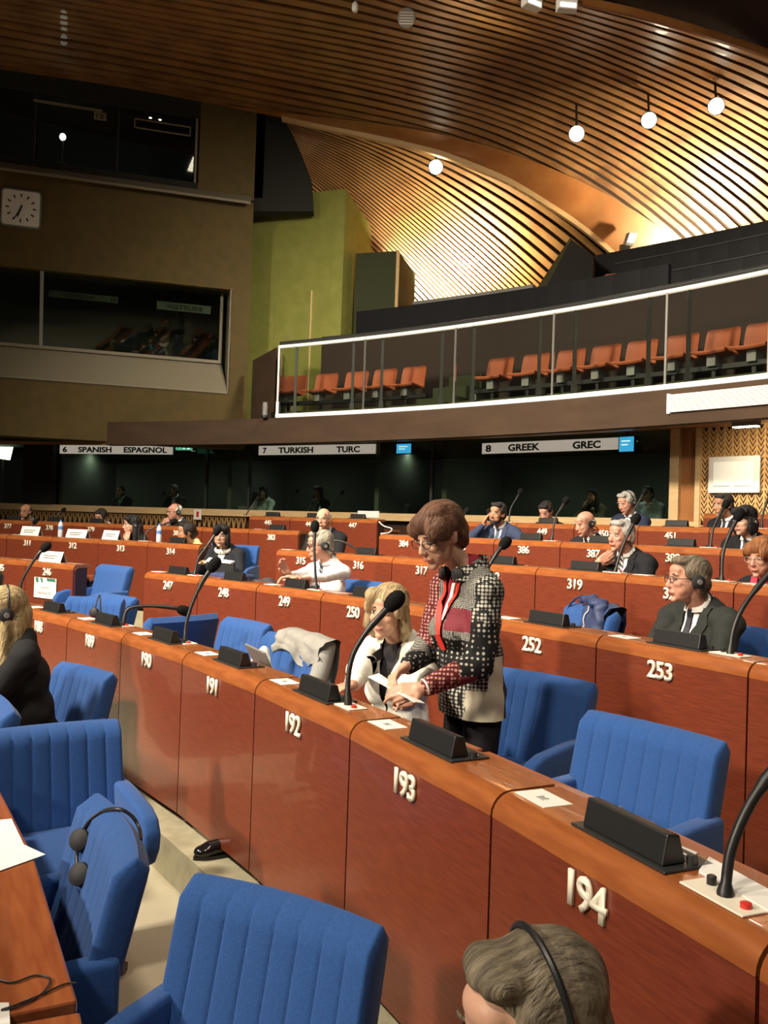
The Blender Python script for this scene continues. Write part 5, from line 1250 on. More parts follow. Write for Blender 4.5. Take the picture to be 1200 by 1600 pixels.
        MB().tube([(-0.019, 0.004, 0.0), (-0.006, -0.003, 0.005), (0.008, -0.003, 0.005), (0.019, 0.005, -0.001)], [0.0018, 0.0034, 0.0034, 0.0018], 6).obj('eyebrow', hair_mat(bc), root, smooth=True).matrix_local = T @ Matrix.Translation((sgn * 0.033 * kx, -0.0905, 0.030))
    b = MB().tube([(-0.023, -0.087, -0.0625), (-0.012, -0.0985, -0.061), (0, -0.1005, -0.062), (0.012, -0.0985, -0.061), (0.023, -0.087, -0.0625)], [0.002, 0.0045, 0.005, 0.0045, 0.002], 8)
    b.obj('mouth', M['lip'], root, smooth=True).matrix_local = TH @ Hs
    if glasses:
        gl = M['gunmetal'] if glasses is True else glasses
        b = MB()
        for sgn in (1, -1):
            cx_ = sgn * 0.033
            rim = [(cx_ + 0.024 * math.cos(a), -0.104 + 0.004 * abs(math.cos(a)), 0.006 + 0.0165 * math.sin(a)) for a in np.linspace(0, 2*math.pi, 17)]
            b.tube(rim, 0.0018, 6, False); b.tube([(sgn*0.057, -0.099, 0.012), (sgn*0.072, -0.07, 0.012), (sgn*0.079, 0.005, 0.010), (sgn*0.077, 0.03, -0.004)], 0.0020, 6)
        b.tube([(-0.010, -0.106, 0.010), (0, -0.108, 0.013), (0.010, -0.106, 0.010)], 0.0017, 6)
        g_ = b.obj('glasses', gl, root, smooth=True); g_.matrix_local = TH @ Hs
        for sgn in (1, -1):
            b = MB(); b.add([(sgn*0.033 + 0.023*math.cos(a), -0.1035, 0.006 + 0.0155*math.sin(a)) for a in np.linspace(0, 2*math.pi, 17)[:-1]], [tuple(range(16))]); b.obj('lens', M['lens'], g_)
    if headset:
        b = MB(); r = 0.098
        if headset == 'neck': b.tube([(math.sin(a) * 0.092, 0.02 + 0.10 * math.cos(a), -0.02 - 0.07 * math.cos(a)) for a in np.linspace(-math.pi/2, math.pi/2, 17)], 0.005, 8)
        else: b.tube([(math.sin(a) * 0.092, 0.022, 0.035 + 0.104 * math.cos(a)) for a in np.linspace(-math.pi/2 - 0.1, math.pi/2 + 0.1, 17)], 0.0055, 8)
        h_ = b.obj('headset', M['black'], root, smooth=True); h_.matrix_local = TH @ Hs
        for sgn in (1, -1):
            q = Matrix.Translation((sgn * 0.088, 0.014, -0.002)) @ Matrix.Rotation(sgn * math.pi / 2, 4, 'Y')
            MB().lathe([(0.031, -0.012), (0.036, -0.004), (0.034, 0.010), (0.022, 0.016), (0.002, 0.017)], 18, q).obj('ear_cushion', M['cushion'], h_, smooth=True)
            q = Matrix.Translation((sgn * 0.106, 0.014, -0.002)) @ Matrix.Rotation(sgn * math.pi / 2, 4, 'Y')
            MB().lathe([(0.014, -0.002), (0.013, 0.002), (0.002, 0.003)], 14, q).obj('cap', M['silver'], h_, smooth=True)
    root['_h'] = H
    return dict(root=root, TH=TH, HC=HC, zs=zs, z0=z0, k=k, arms=arms, front=front, wr=wr, ly=ly, hs=hs)
def place(row, px, back, yaw=0.0, head_y=-0.09, lean=0.0, R=None, floor=None):
    """floor spot and turn so that a seated head lands on pixel px at the given distance behind the desk front; returns loc, rz, H"""
    Rh = (RW[row] + back) if R is None else R
    P = onR(px[0], px[1], Rh); th = th_of(P); rz = th - math.pi / 2 + yaw
    fz = TR[row] if floor is None else floor
    H = P.z - fz
    off = Matrix.Rotation(rz, 3, 'Z') @ Vector((0, head_y, 0))
    return Vector((P.x - off.x, P.y - off.y, fz)), rz, H
def who(label, row, px, back=0.72, yaw=0.0, lean=0.0, R=None, floor=None, head_off=(0, -0.09), **kw):
    hy = head_off[1] - lean * 0.515 * 0.93
    loc, rz, H = place(row, px, back, yaw, hy, lean, R, floor)
    if kw.pop('chair', None): chair_at(loc + Matrix.Rotation(rz, 3, 'Z') @ Vector((0, 0.02, 0)), rz, 'blue chair of the ' + kw.pop('chairlabel'))
    return person(label, loc, rz, H, lean=lean, head_off=head_off, **kw), Matrix.Translation(loc) @ Matrix.Rotation(rz, 4, 'Z'), H
def local_of(row, px, back, yaw, lean=0.0, R=None, floor=None, head_off=(0, -0.09)):
    loc, rz, H = place(row, px, back, yaw, head_off[1] - lean * 0.515 * 0.93, lean, R, floor)
    inv = (Matrix.Translation(loc) @ Matrix.Rotation(rz, 4, 'Z')).inverted()
    return inv, H

# ---------------------------------------------------------------- the standing woman
def dotted(name, bg, fg, scale, rad, bg2=None, rough=0.8):
    m = mat(name, bg, rough, 0.3); nt = m.node_tree; b = nt.nodes['Principled BSDF']
    tc = nt.nodes.new('ShaderNodeTexCoord'); mp = nt.nodes.new('ShaderNodeMapping'); mp.inputs['Rotation'].default_value = (0.0, 0.0, 0.6); mp.inputs['Scale'].default_value = (1, 1, 1)
    vo = nt.nodes.new('ShaderNodeTexVoronoi'); vo.inputs['Scale'].default_value = scale; vo.inputs['Randomness'].default_value = 0.12
    rp = nt.nodes.new('ShaderNodeValToRGB'); rp.color_ramp.elements[0].position = rad; rp.color_ramp.elements[1].position = rad + 0.10
    rp.color_ramp.elements[0].color = (*fg, 1); rp.color_ramp.elements[1].color = (*bg, 1)
    nt.links.new(tc.outputs['Object'], mp.inputs[0]); nt.links.new(mp.outputs[0], vo.inputs['Vector']); nt.links.new(vo.outputs['Distance'], rp.inputs[0]); nt.links.new(rp.outputs[0], b.inputs['Base Color'])
    return m
PM = [dotted('white_on_black_dots', (0.012, 0.012, 0.012), (0.46, 0.44, 0.38), 66, 0.38), dotted('grey_fleck', (0.030, 0.030, 0.028), (0.36, 0.35, 0.31), 150, 0.40),
      dotted('dark_red_dots', (0.085, 0.008, 0.012), (0.50, 0.25, 0.20), 68, 0.34), mat('cream_panel', (0.62, 0.57, 0.43), 0.8),
      dotted('black_fine_dots', (0.008, 0.008, 0.008), (0.45, 0.43, 0.38), 48, 0.24), mat('solid_black_panel', (0.010, 0.010, 0.010), 0.8), mat('plum_panel', (0.16, 0.012, 0.025), 0.8, bump=0.4, bscale=120)]
def patchwork(jk, root, z0, k, zs):
    me = jk.data; me.materials.clear()
    for m in PM: me.materials.append(m)
    n = len(me.polygons); C_ = np.empty(n * 3); me.polygons.foreach_get('center', C_); C_ = C_.reshape(-1, 3)
    x, y, z = C_.T; idx = np.ones(n, int)
    arm = np.abs(x) > 0.165
    t = (z - z0) / (zs - z0)
    idx[:] = 0
    front_ = y < -0.03
    idx[front_ & (t > 0.55)] = 1
    idx[front_ & (t <= 0.55) & (t > 0.25)] = 4
    idx[front_ & (t <= 0.25)] = 0
    side = (x > 0.05) & (~front_)
    idx[side & (t < 0.16)] = 3; idx[(x > 0.02) & (t < 0.16) & (y > -0.10)] = 3
    idx[side & (t >= 0.16) & (t < 0.42) & (y < 0.06)] = 3
    idx[(y > 0.06) & (t < 0.9)] = 5
    idx[(t > 0.62) & (t < 0.80) & (x > 0.04) & front_] = 6
    idx[(x < -0.10) & (t > 0.3)] = 2
    return_mask = x > 0.168
    idx[return_mask & (t > 0.72)] = 0
    idx[return_mask & (t <= 0.72) & (t > 0.44)] = 4
    idx[return_mask & (t <= 0.44) & (y > -0.02)] = 1
    fore = (x > 0.08) & (y < -0.13) & (t < 0.5)
    idx[fore & (y > -0.24)] = 6
    idx[fore & (z > z0 + 0.16 * k) & (y > -0.28)] = 4
    idx[fore & (y <= -0.20)] = 2
    idx[(x < -0.06) & (y < -0.16) & (t < 0.6)] = 1
    me.polygons.foreach_set('material_index', idx.astype(np.int32)); me.update()
WP = dict(row=1, px=(687, 838), back=0.62, yaw=-0.06, lean=0.10, head_off=(0.0, -0.13))
inv, H = local_of(WP['row'], WP['px'], WP['back'], WP['yaw'], WP['lean'], head_off=WP['head_off'])
lw_ = inv @ onR(664, 1074, RW[1] + 0.47); rw_ = inv @ onR(636, 1040, RW[1] + 0.50)
hL = dict(at=tuple(lw_), hint=(0.25, 1.0, -0.55), dir=(-0.35, -0.9, -0.15), palm=(-0.75, 0.1, -0.55), side=1, curl=0.55, pinch=0.8)
hR = dict(at=tuple(rw_), hint=(-0.8, 0.6, -0.6), dir=(0.35, -0.9, -0.35), palm=(0.5, 0, -0.8), side=-1, curl=0.6, pinch=0.8)
woman, WM, WH = who('standing woman with short brown hair and patchwork jacket reading a paper', pose='stand', sex='f', hair='crop', haircol=(0.085, 0.038, 0.020), tone='light',
    coat=(0.03, 0.03, 0.03), shirt=(0.20, 0.012, 0.025), trousers=(0.010, 0.008, 0.010), head_rot=(0.42, 0.16, 0.0), glasses=True, lod=0, hands={'L': hL, 'R': hR}, hs=1.01, wide=0.92, patch=patchwork, collar=False, longcoat=0.06, eyes_down=True, brow=(0.05, 0.025, 0.015), **WP)
wr_ = woman['root']
# jacket collar standing up round the neck, lanyard, headset worn round the neck
zs = woman['zs']; ly = woman['ly']
nbx = Vector((0, ly(zs) + 0.0, zs + 0.035))
b = MB(); vs = []; angs = np.linspace(0.5, 2*math.pi - 0.5, 26)
for a in angs:
    d_ = Vector((math.sin(a) * 0.078, -math.cos(a) * 0.074, 0)); up_ = 0.055 - 0.03 * math.cos(a)
    vs += [tuple(nbx + d_ * 1.28 + Vector((0, 0, -0.03))), tuple(nbx + d_ + Vector((0, 0.0, up_ * 0.9))), tuple(nbx + d_ * 1.16 + Vector((0, 0, up_ * 0.9 + 0.004))), tuple(nbx + d_ * 1.46 + Vector((0, 0, -0.02)))]
b.add(vs, [(4*i+k_, 4*i+4+k_, 4*i+4+(k_+1) % 4, 4*i+(k_+1) % 4) for i in range(len(angs)-1) for k_ in range(4)]); b.obj('jacket_collar', PM[0], wr_, smooth=True)
fr_ = woman['front']
def ribbon(name, pts2, w_, m, off=0.006):
    vs = []
    for x, z in pts2:
        for s_ in (-w_, w_): vs.append((x + s_, min(fr_(x + s_, z), fr_(x, z)) - off, z))
    n = len(pts2); b = MB(); b.add(vs + [(x, y + 0.004, z) for x, y, z in vs], [(2*i, 2*i+1, 2*i+3, 2*i+2) for i in range(n-1)] + [(2*n+2*i+2, 2*n+2*i+3, 2*n+2*i+1, 2*n+2*i) for i in range(n-1)])
    return b.obj(name, m, wr_, smooth=True)
M['lanyard'] = mat('red_lanyard', (0.62, 0.035, 0.022), 0.6)
for sgn in (1, -1): ribbon('lanyard', [(sgn * (0.062 - 0.058 * t), zs + 0.03 - 0.24 * t) for t in np.linspace(0, 1, 12)], 0.011, M['lanyard'], 0.010)
ribbon('badge', [(0.0, zs - 0.21), (0.0, zs - 0.25), (0.0, zs - 0.27)], 0.02, M['lanyard'], 0.014)
ribbon('scarf_edge', [(0.03 - 0.02 * t, zs + 0.0 - 0.15 * t) for t in np.linspace(0, 1, 6)], 0.009, M['white'], 0.014)
for sgn in (1, -1):
    q = Matrix.Translation((sgn * 0.060, fr_(sgn * 0.05, zs + 0.01) - 0.018, zs + 0.035)) @ Matrix.Rotation(math.pi / 2 + 0.2, 4, 'X') @ Matrix.Rotation(sgn * 0.5, 4, 'Y')
    MB().lathe([(0.024, -0.012), (0.029, -0.003), (0.027, 0.008), (0.016, 0.013), (0.002, 0.014)], 18, q).obj('headset_cup', M['cushion'], wr_, smooth=True)
MB().tube([(0.078 * math.sin(a), nbx.y - 0.072 * math.cos(a) + 0.012, zs + 0.06 - 0.02 * math.cos(a)) for a in np.linspace(0.7, 2*math.pi - 0.7, 18)], 0.006, 8).obj('headset_band', M['black'], wr_, smooth=True)
# bracelet and the paper she holds
Lw = woman['wr']['L']; El = woman['arms'][0][1]; dw = (Lw - El).normalized(); q = dw.to_track_quat('Z', 'Y').to_matrix().to_4x4(); q.translation = Lw
MB().tube([q @ Vector((0.031 * math.cos(a), 0.031 * math.sin(a), 0)) for a in np.linspace(0, 2*math.pi, 20)], 0.004, 6).obj('bracelet', M['white'], wr_, smooth=True)
p_ = [onR(575, 1058, RW[1] + 0.40), onR(592, 1053, RW[1] + 0.48), onR(664, 1100, RW[1] + 0.44), onR(648, 1098, RW[1] + 0.36)]
pc_ = sum(p_, Vector()) / 4
e = empty('paper_sheet', pc_, 0, 'folded white paper held in the hands of the standing woman', 'paper')
b = MB(); b.prism([p - pc_ for p in p_], (0, 0, 0.003)); b.obj('sheet', M['white'], e)

# ---------------------------------------------------------------- seated blonde woman
BP = dict(row=1, px=(606, 957), back=0.74, yaw=0.42, lean=0.12)
inv, H = local_of(BP['row'], BP['px'], BP['back'], BP['yaw'], BP['lean'])
rw_ = inv @ onR(548, 1078, RW[1] + 0.40); lw_ = inv @ onR(640, 1075, RW[1] + 0.40); lw_.z = rw_.z
blonde, BM_, BH = who('seated blonde woman in a white cardigan beside the standing woman', sex='f', hair='wavy', haircol=(0.30, 0.22, 0.115), tone='light', coat=(0.80, 0.77, 0.68), shirt=(0.02, 0.018, 0.02), head_rot=(0.06, 0.12, 0.06),
    lod=0, hands={'R': dict(at=tuple(rw_), hint=(-1, 0.4, -0.5), dir=(-0.25, -1, -0.12), palm=(0, 0, -1), side=-1, curl=0.35), 'L': dict(at=tuple(lw_), hint=(1, 0.4, -0.5))}, hs=1.0, collar=False, brow=(0.15, 0.09, 0.05), **BP)
br = blonde['root']; fr_ = blonde['front']; zs = blonde['zs']
wr_ = br
for sgn in (1, -1): ribbon('necklace', [(sgn * (0.055 - 0.045 * t), zs + 0.03 - 0.20 * t) for t in np.linspace(0, 1, 10)], 0.004, M['ink'], 0.006)
q = blonde['TH']
for sgn in (1, -1):
    MB().tube([q @ Vector((sgn * 0.078, 0.012 + 0.014 * math.cos(a), -0.052 + 0.017 * math.sin(a))) for a in np.linspace(0, 2*math.pi, 14)], 0.003, 6).obj('earring', mat('gold', (0.6, 0.4, 0.12), 0.3, metal=0.9), br, smooth=True)

# ---------------------------------------------------------------- man at the bottom edge and the woman in black
P = onY(832, 1606, 1.26); th = th_of(P); rz = th - math.pi/2 - 0.10; hy = -0.10
off = Matrix.Rotation(rz, 3, 'Z') @ Vector((0, hy, 0))
person('grey-haired man with a headset band, cut off by the bottom edge', Vector((P.x - off.x, P.y - off.y, TR[0])), rz, P.z - TR[0], hair='short', haircol=(0.13, 0.105, 0.07), tone='light', head_rot=(0.22, 0.0, 0.0), head_off=(0, -0.10),
    headset=True, lod=0, tie=((0.03, 0.03, 0.06),), hs=1.0, glasses=False)
who('blonde woman in black with a headset at the left edge', 0, (2, 958), R=13.38, yaw=-0.15, sex='f', hair='long', haircol=(0.27, 0.20, 0.10), tone='light', coat=(0.010, 0.010, 0.011), shirt=(0.02, 0.02, 0.02), vopen=False, headset=True, lod=0, lean=0.15, hs=1.0, hands={'L': dict(at=(0.10, -0.42, 0.52), hint=(0.9, 0.5, -0.6))})

# ---------------------------------------------------------------- delegates in the rows
DARK, NAVY, GREYS = (0.010, 0.010, 0.012), (0.016, 0.022, 0.045), (0.03, 0.03, 0.032)
who('man in a dark suit with glasses and a headset, seated behind desk 253', 2, (1075, 907), 0.74, yaw=-0.02, chair=1, chairlabel='man in glasses behind desk 253', hair='short', haircol=(0.12, 0.095, 0.065), coat=(0.022, 0.024, 0.022), tie=((0.02, 0.02, 0.03),), glasses=M['black'], headset='neck', lod=0, head_rot=(0.02, -0.42, 0), hs=0.98, tone='pink')
inv, H = local_of(3, (970, 838), 0.74, 0.12, 0.06)
who('grey-haired man in a black suit resting his chin on his hand behind desk 319', 3, (970, 838), 0.74, yaw=0.12, lean=0.06, hair='short', haircol=(0.30, 0.29, 0.27), coat=DARK, tie=((0.02, 0.02, 0.025), (0.6, 0.58, 0.52)), lod=0, head_rot=(0.05, -0.22, 0.04), hs=1.0, tone='pink',
    hands={'R': dict(at=(-0.13, -0.235, H - 0.215), hint=(-0.7, -0.4, -1), dir=(0.75, 0.25, 0.55), palm=(0.2, 0.7, 0.5), side=-1, curl=0.75)})
inv, H = local_of(2, (500, 853), 0.72, 0.05, 0.08)
who('man in a white shirt and dark tie with glasses and a headset behind desk 249', 2, (500, 853), 0.72, yaw=0.05, lean=0.08, chair=1, chairlabel='man in the white shirt behind desk 249', hair='short', haircol=(0.26, 0.24, 0.19), coat=(0.74, 0.75, 0.76), shirt=(0.76, 0.76, 0.76), tie=((0.02, 0.03, 0.05), (0.35, 0.37, 0.40)), vopen=False, glasses=M['black'], headset='neck', lod=0, head_rot=(0.14, -0.40, 0), tone='pink', coat_on=False, wide=1.12,
    hands={'R': dict(at=tuple(inv @ onR(452, 898, RW[2] + 0.36)), hint=(-1, 0.5, -0.6), dir=(-0.1, -0.6, 0.7), palm=(1, 0, 0), side=-1, curl=0.5), 'L': dict(at=tuple(inv @ onR(468, 905, RW[2] + 0.30)), hint=(1, 0.5, -0.6), dir=(-0.7, -0.6, 0.2), curl=0.6)})
who('white-haired man in a dark suit seated before desk 447', 3, (505, 812), 0.95, yaw=0.30, hair='thin', haircol=(0.55, 0.53, 0.48), coat=DARK, shirt=(0.6, 0.62, 0.65), tie=((0.06, 0.07, 0.10),), glasses=True, lod=1, tone='light', head_rot=(0, 0.15, 0))
cw, _, CH_ = who('woman in black with a white collar and glasses seated in the aisle beside desk 314', 3, (346, 838), R=17.15, yaw=0.45, chair=1, chairlabel='woman with a white collar in the aisle', sex='f', hair='bob', haircol=(0.010, 0.008, 0.008), coat=(0.013, 0.015, 0.02), shirt=(0.75, 0.75, 0.74), trousers=DARK, glasses=True, lod=1, tone='light', head_rot=(0.02, 0.1, 0), collar=False, wide=1.15, fat=0.08,
    hands={'R': dict(at=(-0.12, -0.30, 0.60)), 'L': dict(at=(0.14, -0.30, 0.58))})
MB().tube([(0.085 * math.sin(a), cw['ly'](cw['zs']) - 0.075 * math.cos(a) - 0.005, cw['zs'] + 0.035 - 0.035 * math.cos(a)) for a in np.linspace(0, 2*math.pi, 24)], 0.024, 8, False).obj('white_collar', M['white'], cw['root'], smooth=True)
who('dark-haired woman in a pale yellow top behind desk 314', 3, (291, 832), 0.66, yaw=-0.25, sex='f', hair='tied', haircol=(0.014, 0.010, 0.009), coat=(0.62, 0.50, 0.22), shirt=(0.62, 0.50, 0.22), vopen=False, lod=1, tone='tan', head_rot=(0.08, -0.35, 0.08))
inv, H = local_of(3, (205, 822), 0.66, -0.3, 0.1)
who('woman with long black hair and a hairband, hand at her cheek, behind desk 313', 3, (206, 821), 0.66, yaw=-0.3, lean=0.1, sex='f', hair='long', haircol=(0.010, 0.009, 0.010), coat=DARK, shirt=DARK, vopen=False, headset=True, lod=1, tone='light', head_rot=(0.05, -0.15, 0),
    hands={'L': dict(at=(0.10, -0.24, H - 0.19), hint=(0.5, -0.5, -1), dir=(-0.3, 0.25, 0.9), palm=(-0.7, 0.6, 0.2), side=1, curl=0.5)})
inv, H = local_of(4, (272, 800), 0.66, 0.0, 0.2)
who('white-haired man with glasses resting his mouth on his fists behind desk 381', 4, (273, 800), 0.66, yaw=-0.1, lean=0.2, hair='thin', haircol=(0.60, 0.58, 0.52), coat=GREYS, lod=1, glasses=True, headset=True, tone='pink', head_rot=(0.12, -0.3, 0), tie=((0.02, 0.02, 0.03),),
    hands={'R': dict(at=(-0.09, -0.33, H - 0.20), hint=(-0.6, -0.3, -1), dir=(0.5, 0.1, 0.8), palm=(0.3, 0.8, 0.2), side=-1, curl=0.9), 'L': dict(at=(0.06, -0.34, H - 0.20), hint=(0.6, -0.3, -1), dir=(-0.5, 0.1, 0.8), palm=(-0.3, 0.8, 0.2), side=1, curl=0.9)})
who('dark-haired woman bent over a paper behind desk 379', 4, (157, 808), 0.60, yaw=0.0, lean=0.3, sex='f', hair='tied', haircol=(0.016, 0.012, 0.010), coat=(0.45, 0.42, 0.38), shirt=(0.5, 0.5, 0.48), vopen=False, lod=2, tone='tan', head_rot=(0.45, 0.1, 0), glasses=True)
inv, H = local_of(4, (40, 798), 0.66, 0.1, 0.1)
who('bald bearded man with dark glasses, hand on chin, behind desk 377', 4, (40, 800), 0.66, yaw=0.1, lean=0.1, hair='thin', haircol=(0.05, 0.04, 0.035), beard=(0.03, 0.025, 0.02), coat=(0.10, 0.10, 0.09), shirt=(0.12, 0.12, 0.11), vopen=False, lod=2, glasses=M['black'], tone='tan', head_rot=(0.05, 0.1, 0),
    hands={'R': dict(at=(-0.04, -0.30, H - 0.23), hint=(-0.7, -0.2, -1), dir=(0.3, 0.3, 0.9), palm=(0.2, 0.9, 0), side=-1, curl=0.8)})
inv, H = local_of(4, (777, 803), 0.70, 0.15, 0.05)
bd, _, _ = who('bearded man in a blue suit holding a phone to his ear behind desk 385', 4, (777, 803), 0.70, yaw=0.2, lean=0.05, hair='short', haircol=(0.018, 0.013, 0.012), beard=(0.012, 0.009, 0.008), coat=(0.030, 0.042, 0.085), shirt=(0.7, 0.72, 0.76), tie=((0.03, 0.05, 0.10),), lod=1, tone='tan', head_rot=(0.06, -0.1, 0.12),
    hands={'R': dict(at=(-0.145, -0.165, H - 0.135), hint=(-0.8, -0.4, -1), dir=(0.12, 0.45, 0.85), palm=(0.9, 0.2, 0), side=-1, curl=0.45), 'L': dict(at=(0.30, -0.36, H - 0.32), hint=(1, 0.2, -0.4), dir=(0.3, -1, 0), curl=0.3)})
MB().box((-0.006, -0.03, -0.065), (0.006, 0.03, 0.065)).obj('phone', M['black'], bd['root'], Vector((-0.112, -0.10, H - 0.015)), (0.5, 0, 0.1), bevel=0.003)
who('dark-haired man looking down behind desk 449', 5, (853, 800), 0.62, yaw=0.1, lean=0.25, hair='short', haircol=(0.014, 0.010, 0.009), coat=DARK, lod=2, tone='pink', head_rot=(0.55, 0.0, 0))
who('bald man in a dark suit looking down behind desk 387', 4, (914, 819), 0.66, yaw=-0.05, lean=0.08, hair='bald', haircol=(0.30, 0.28, 0.25), coat=(0.014, 0.015, 0.017), tie=((0.02, 0.02, 0.03),), headset='neck', lod=1, tone='pink', head_rot=(0.30, -0.25, 0))
who('tall grey-haired man in navy with a headset, head bowed, behind desk 450', 5, (979, 786), 0.68, yaw=-0.02, lean=0.1, hair='short', haircol=(0.30, 0.29, 0.26), coat=NAVY, lod=1, headset=True, tone='pink', head_rot=(0.38, -0.2, 0), hs=1.04, vopen=False)
who('dark-haired man in a dark suit seated below the white notice board', 5, (1130, 790), 0.72, yaw=-0.15, hair='short', haircol=(0.025, 0.02, 0.016), coat=DARK, tie=((0.03, 0.03, 0.04),), lod=1, tone='tan', head_rot=(0.1, -0.2, 0))
who('black-haired delegate in a dark suit and white shirt with a microphone before the face', 4, (1163, 815), 0.70, yaw=0.05, hair='bob', haircol=(0.010, 0.009, 0.010), coat=DARK, tie=((0.015, 0.015, 0.02),), lod=1, headset='neck', tone='light', head_rot=(0.05, -0.15, 0))
rh, _, H = who('red-haired woman with a red scarf looking down at the right edge', 3, (1190, 872), 0.66, yaw=0.10, lean=0.06, sex='f', hair='crop', haircol=(0.20, 0.075, 0.025), coat=(0.010, 0.011, 0.016), shirt=(0.35, 0.02, 0.05), lod=0, headset=False, tone='pink', head_rot=(0.16, -0.05, 0), eyes_down=True, collar=False, fat=0.10, hs=1.02, glasses=M['silver'])
wr_ = rh['root']; fr_ = rh['front']; zs = rh['zs']
M['scarf'] = mat('red_scarf', (0.50, 0.02, 0.06), 0.7, noise=((0.36, 0.012, 0.04), 40, (1, 1, 1)))
for sgn in (1, -1): ribbon('scarf', [(sgn * (0.07 - 0.05 * t), zs + 0.06 - 0.26 * t) for t in np.linspace(0, 1, 8)], 0.022, M['scarf'], 0.016)
who('dark-haired person cut off by the left edge behind desk 187', 1, (-16, 912), 0.74, hair='short', haircol=(0.018, 0.014, 0.013), coat=DARK, lod=2, tone='light')
# sleeve at the right edge behind desk 195
P = pol(RW[1] + 0.80, DESK[(1, 195)][0] - 0.012, 0.0); rz = th_of(P) - math.pi/2
inv = (Matrix.Translation(P) @ Matrix.Rotation(rz, 4, 'Z')).inverted()
person('person in a dark blue sleeve, mostly beyond the right edge, behind desk 195', P, rz, 1.08, hair='short', haircol=(0.05, 0.04, 0.03), coat=(0.02, 0.028, 0.045), lod=1, hands={'R': dict(at=(-0.22, -0.26, 0.70), hint=(-1, 0.3, -0.3), dir=(0.5, -0.8, 0), curl=0.4)})
# interpreters behind the booth glass
for px, lb, kw in (((188, 768), 'interpreter with a teal lanyard in the booth under the SPANISH sign', dict(coat=(0.012, 0.012, 0.013), haircol=(0.012, 0.01, 0.01), tie=((0.03, 0.25, 0.24),))),
                   ((271, 766), 'interpreter in dark clothes at the right of the booth under the SPANISH sign', dict(coat=(0.012, 0.012, 0.013), haircol=(0.03, 0.025, 0.02), head_rot=(0.2, -0.4, 0))),
                   ((412, 770), 'interpreter in a white shirt, hands at the face, left in the TURKISH booth', dict(sex='f', hair='bob', haircol=(0.012, 0.01, 0.01), coat=(0.55, 0.60, 0.58), vopen=False, raise_=True)),
                   ((497, 770), 'interpreter in dark clothes beside a water bottle in the TURKISH booth', dict(sex='f', hair='bob', haircol=(0.012, 0.01, 0.01), coat=(0.03, 0.035, 0.032), vopen=False)),
                   ((620, 776), 'interpreter with a green lanyard right of the TURKISH booth sign', dict(coat=(0.03, 0.032, 0.028), haircol=(0.10, 0.09, 0.07), tie=((0.04, 0.35, 0.16),), tone='olive')),
                   ((925, 776), 'long-haired interpreter resting her cheek on her hand in the GREEK booth', dict(sex='f', hair='long', haircol=(0.014, 0.01, 0.009), coat=(0.10, 0.08, 0.05), vopen=False, raise_=True, tone='tan')),
                   ((1012, 772), 'interpreter in a pale blue shirt at the right of the GREEK booth', dict(hair='short', haircol=(0.012, 0.01, 0.01), coat=(0.35, 0.42, 0.48), vopen=False))):
    inv, H = local_of(6, px, 0, 0.0, 0, R=RB + 1.0, floor=0.72)
    hd = {}
    if kw.pop('raise_', False): hd = {'R': dict(at=(-0.09, -0.21, H - 0.18), hint=(-0.6, -0.5, -1), dir=(0.3, 0.3, 0.9), palm=(0.4, 0.8, 0), side=-1, curl=0.4)}
    who(lb, 6, px, R=RB + 1.0, floor=0.72, lod=2, hands=hd, **kw)
# ================================================================ SMALL THINGS
M['paper'] = mat('paper', (0.84, 0.82, 0.77), 0.7); M['denim'] = mat('blue_jacket_cloth', (0.020, 0.034, 0.095), 0.6, noise=((0.03, 0.05, 0.13), 14, (1, 1, 1)), bump=0.3, bscale=90)
M['piping'] = mat('pale_piping', (0.5, 0.5, 0.5), 0.6); M['wool'] = mat('grey_wool', (0.30, 0.29, 0.265), 0.95, 0.1, noise=((0.24, 0.235, 0.215), 18, (1, 1, 1)), bump=0.3, bscale=200)
M['silverpc'] = mat('silver_lid', (0.42, 0.44, 0.43), 0.35, metal=0.6); M['bag'] = mat('white_bag', (0.72, 0.72, 0.64), 0.6); M['pet'] = mat('clear_bottle', (0.55, 0.62, 0.68), 0.15); M['cap_blue'] = mat('blue_cap', (0.05, 0.16, 0.45), 0.4)
M['label_blue'] = mat('bottle_label', (0.10, 0.22, 0.5), 0.5); M['folder'] = mat('black_folder', (0.012, 0.013, 0.016), 0.4); M['teal'] = mat('green_print', (0.04, 0.17, 0.11), 0.6)
def lie(name, row, corners, z, m, label, cat, thick=0.002, group=None, part='sheet', extra=None):
    """flat thing lying at height z whose corners are seen at the given pixels"""
    ps = [onz(x, y, z) for x, y in corners]; c = sum(ps, Vector()) / len(ps)
    e = empty(name, c, 0, label, cat, group)
    MB().prism([p - c for p in ps], (0, 0, thick)).obj(part, m, e)
    return e, c
zw = TR[1] + ZW
lie('paper_sheet', 1, [(985, 1292), (1090, 1335), (1070, 1352), (962, 1300)], TR[1] + ZT, M['paper'], 'long white sheet behind the console on desk 194', 'paper', 0.004)
lie('paper_sheet', 1, [(1108, 1343), (1215, 1402), (1222, 1440), (1092, 1364)], TR[1] + ZT, M['paper'], 'white papers at the right end of desk 194', 'paper', 0.006)
c = onz(962, 1284, TR[1] + ZT); e = empty('pen_case', c, 0.4, 'small blue case with a pen behind the console on desk 194', 'case')
MB().ell((0, 0, 0.012), (0.035, 0.016, 0.012)).obj('body', M['cap_blue'], e, smooth=True); MB().tube([(-0.06, 0.0, 0.012), (0.03, 0.02, 0.022)], 0.004).obj('pen', M['silver'], e)
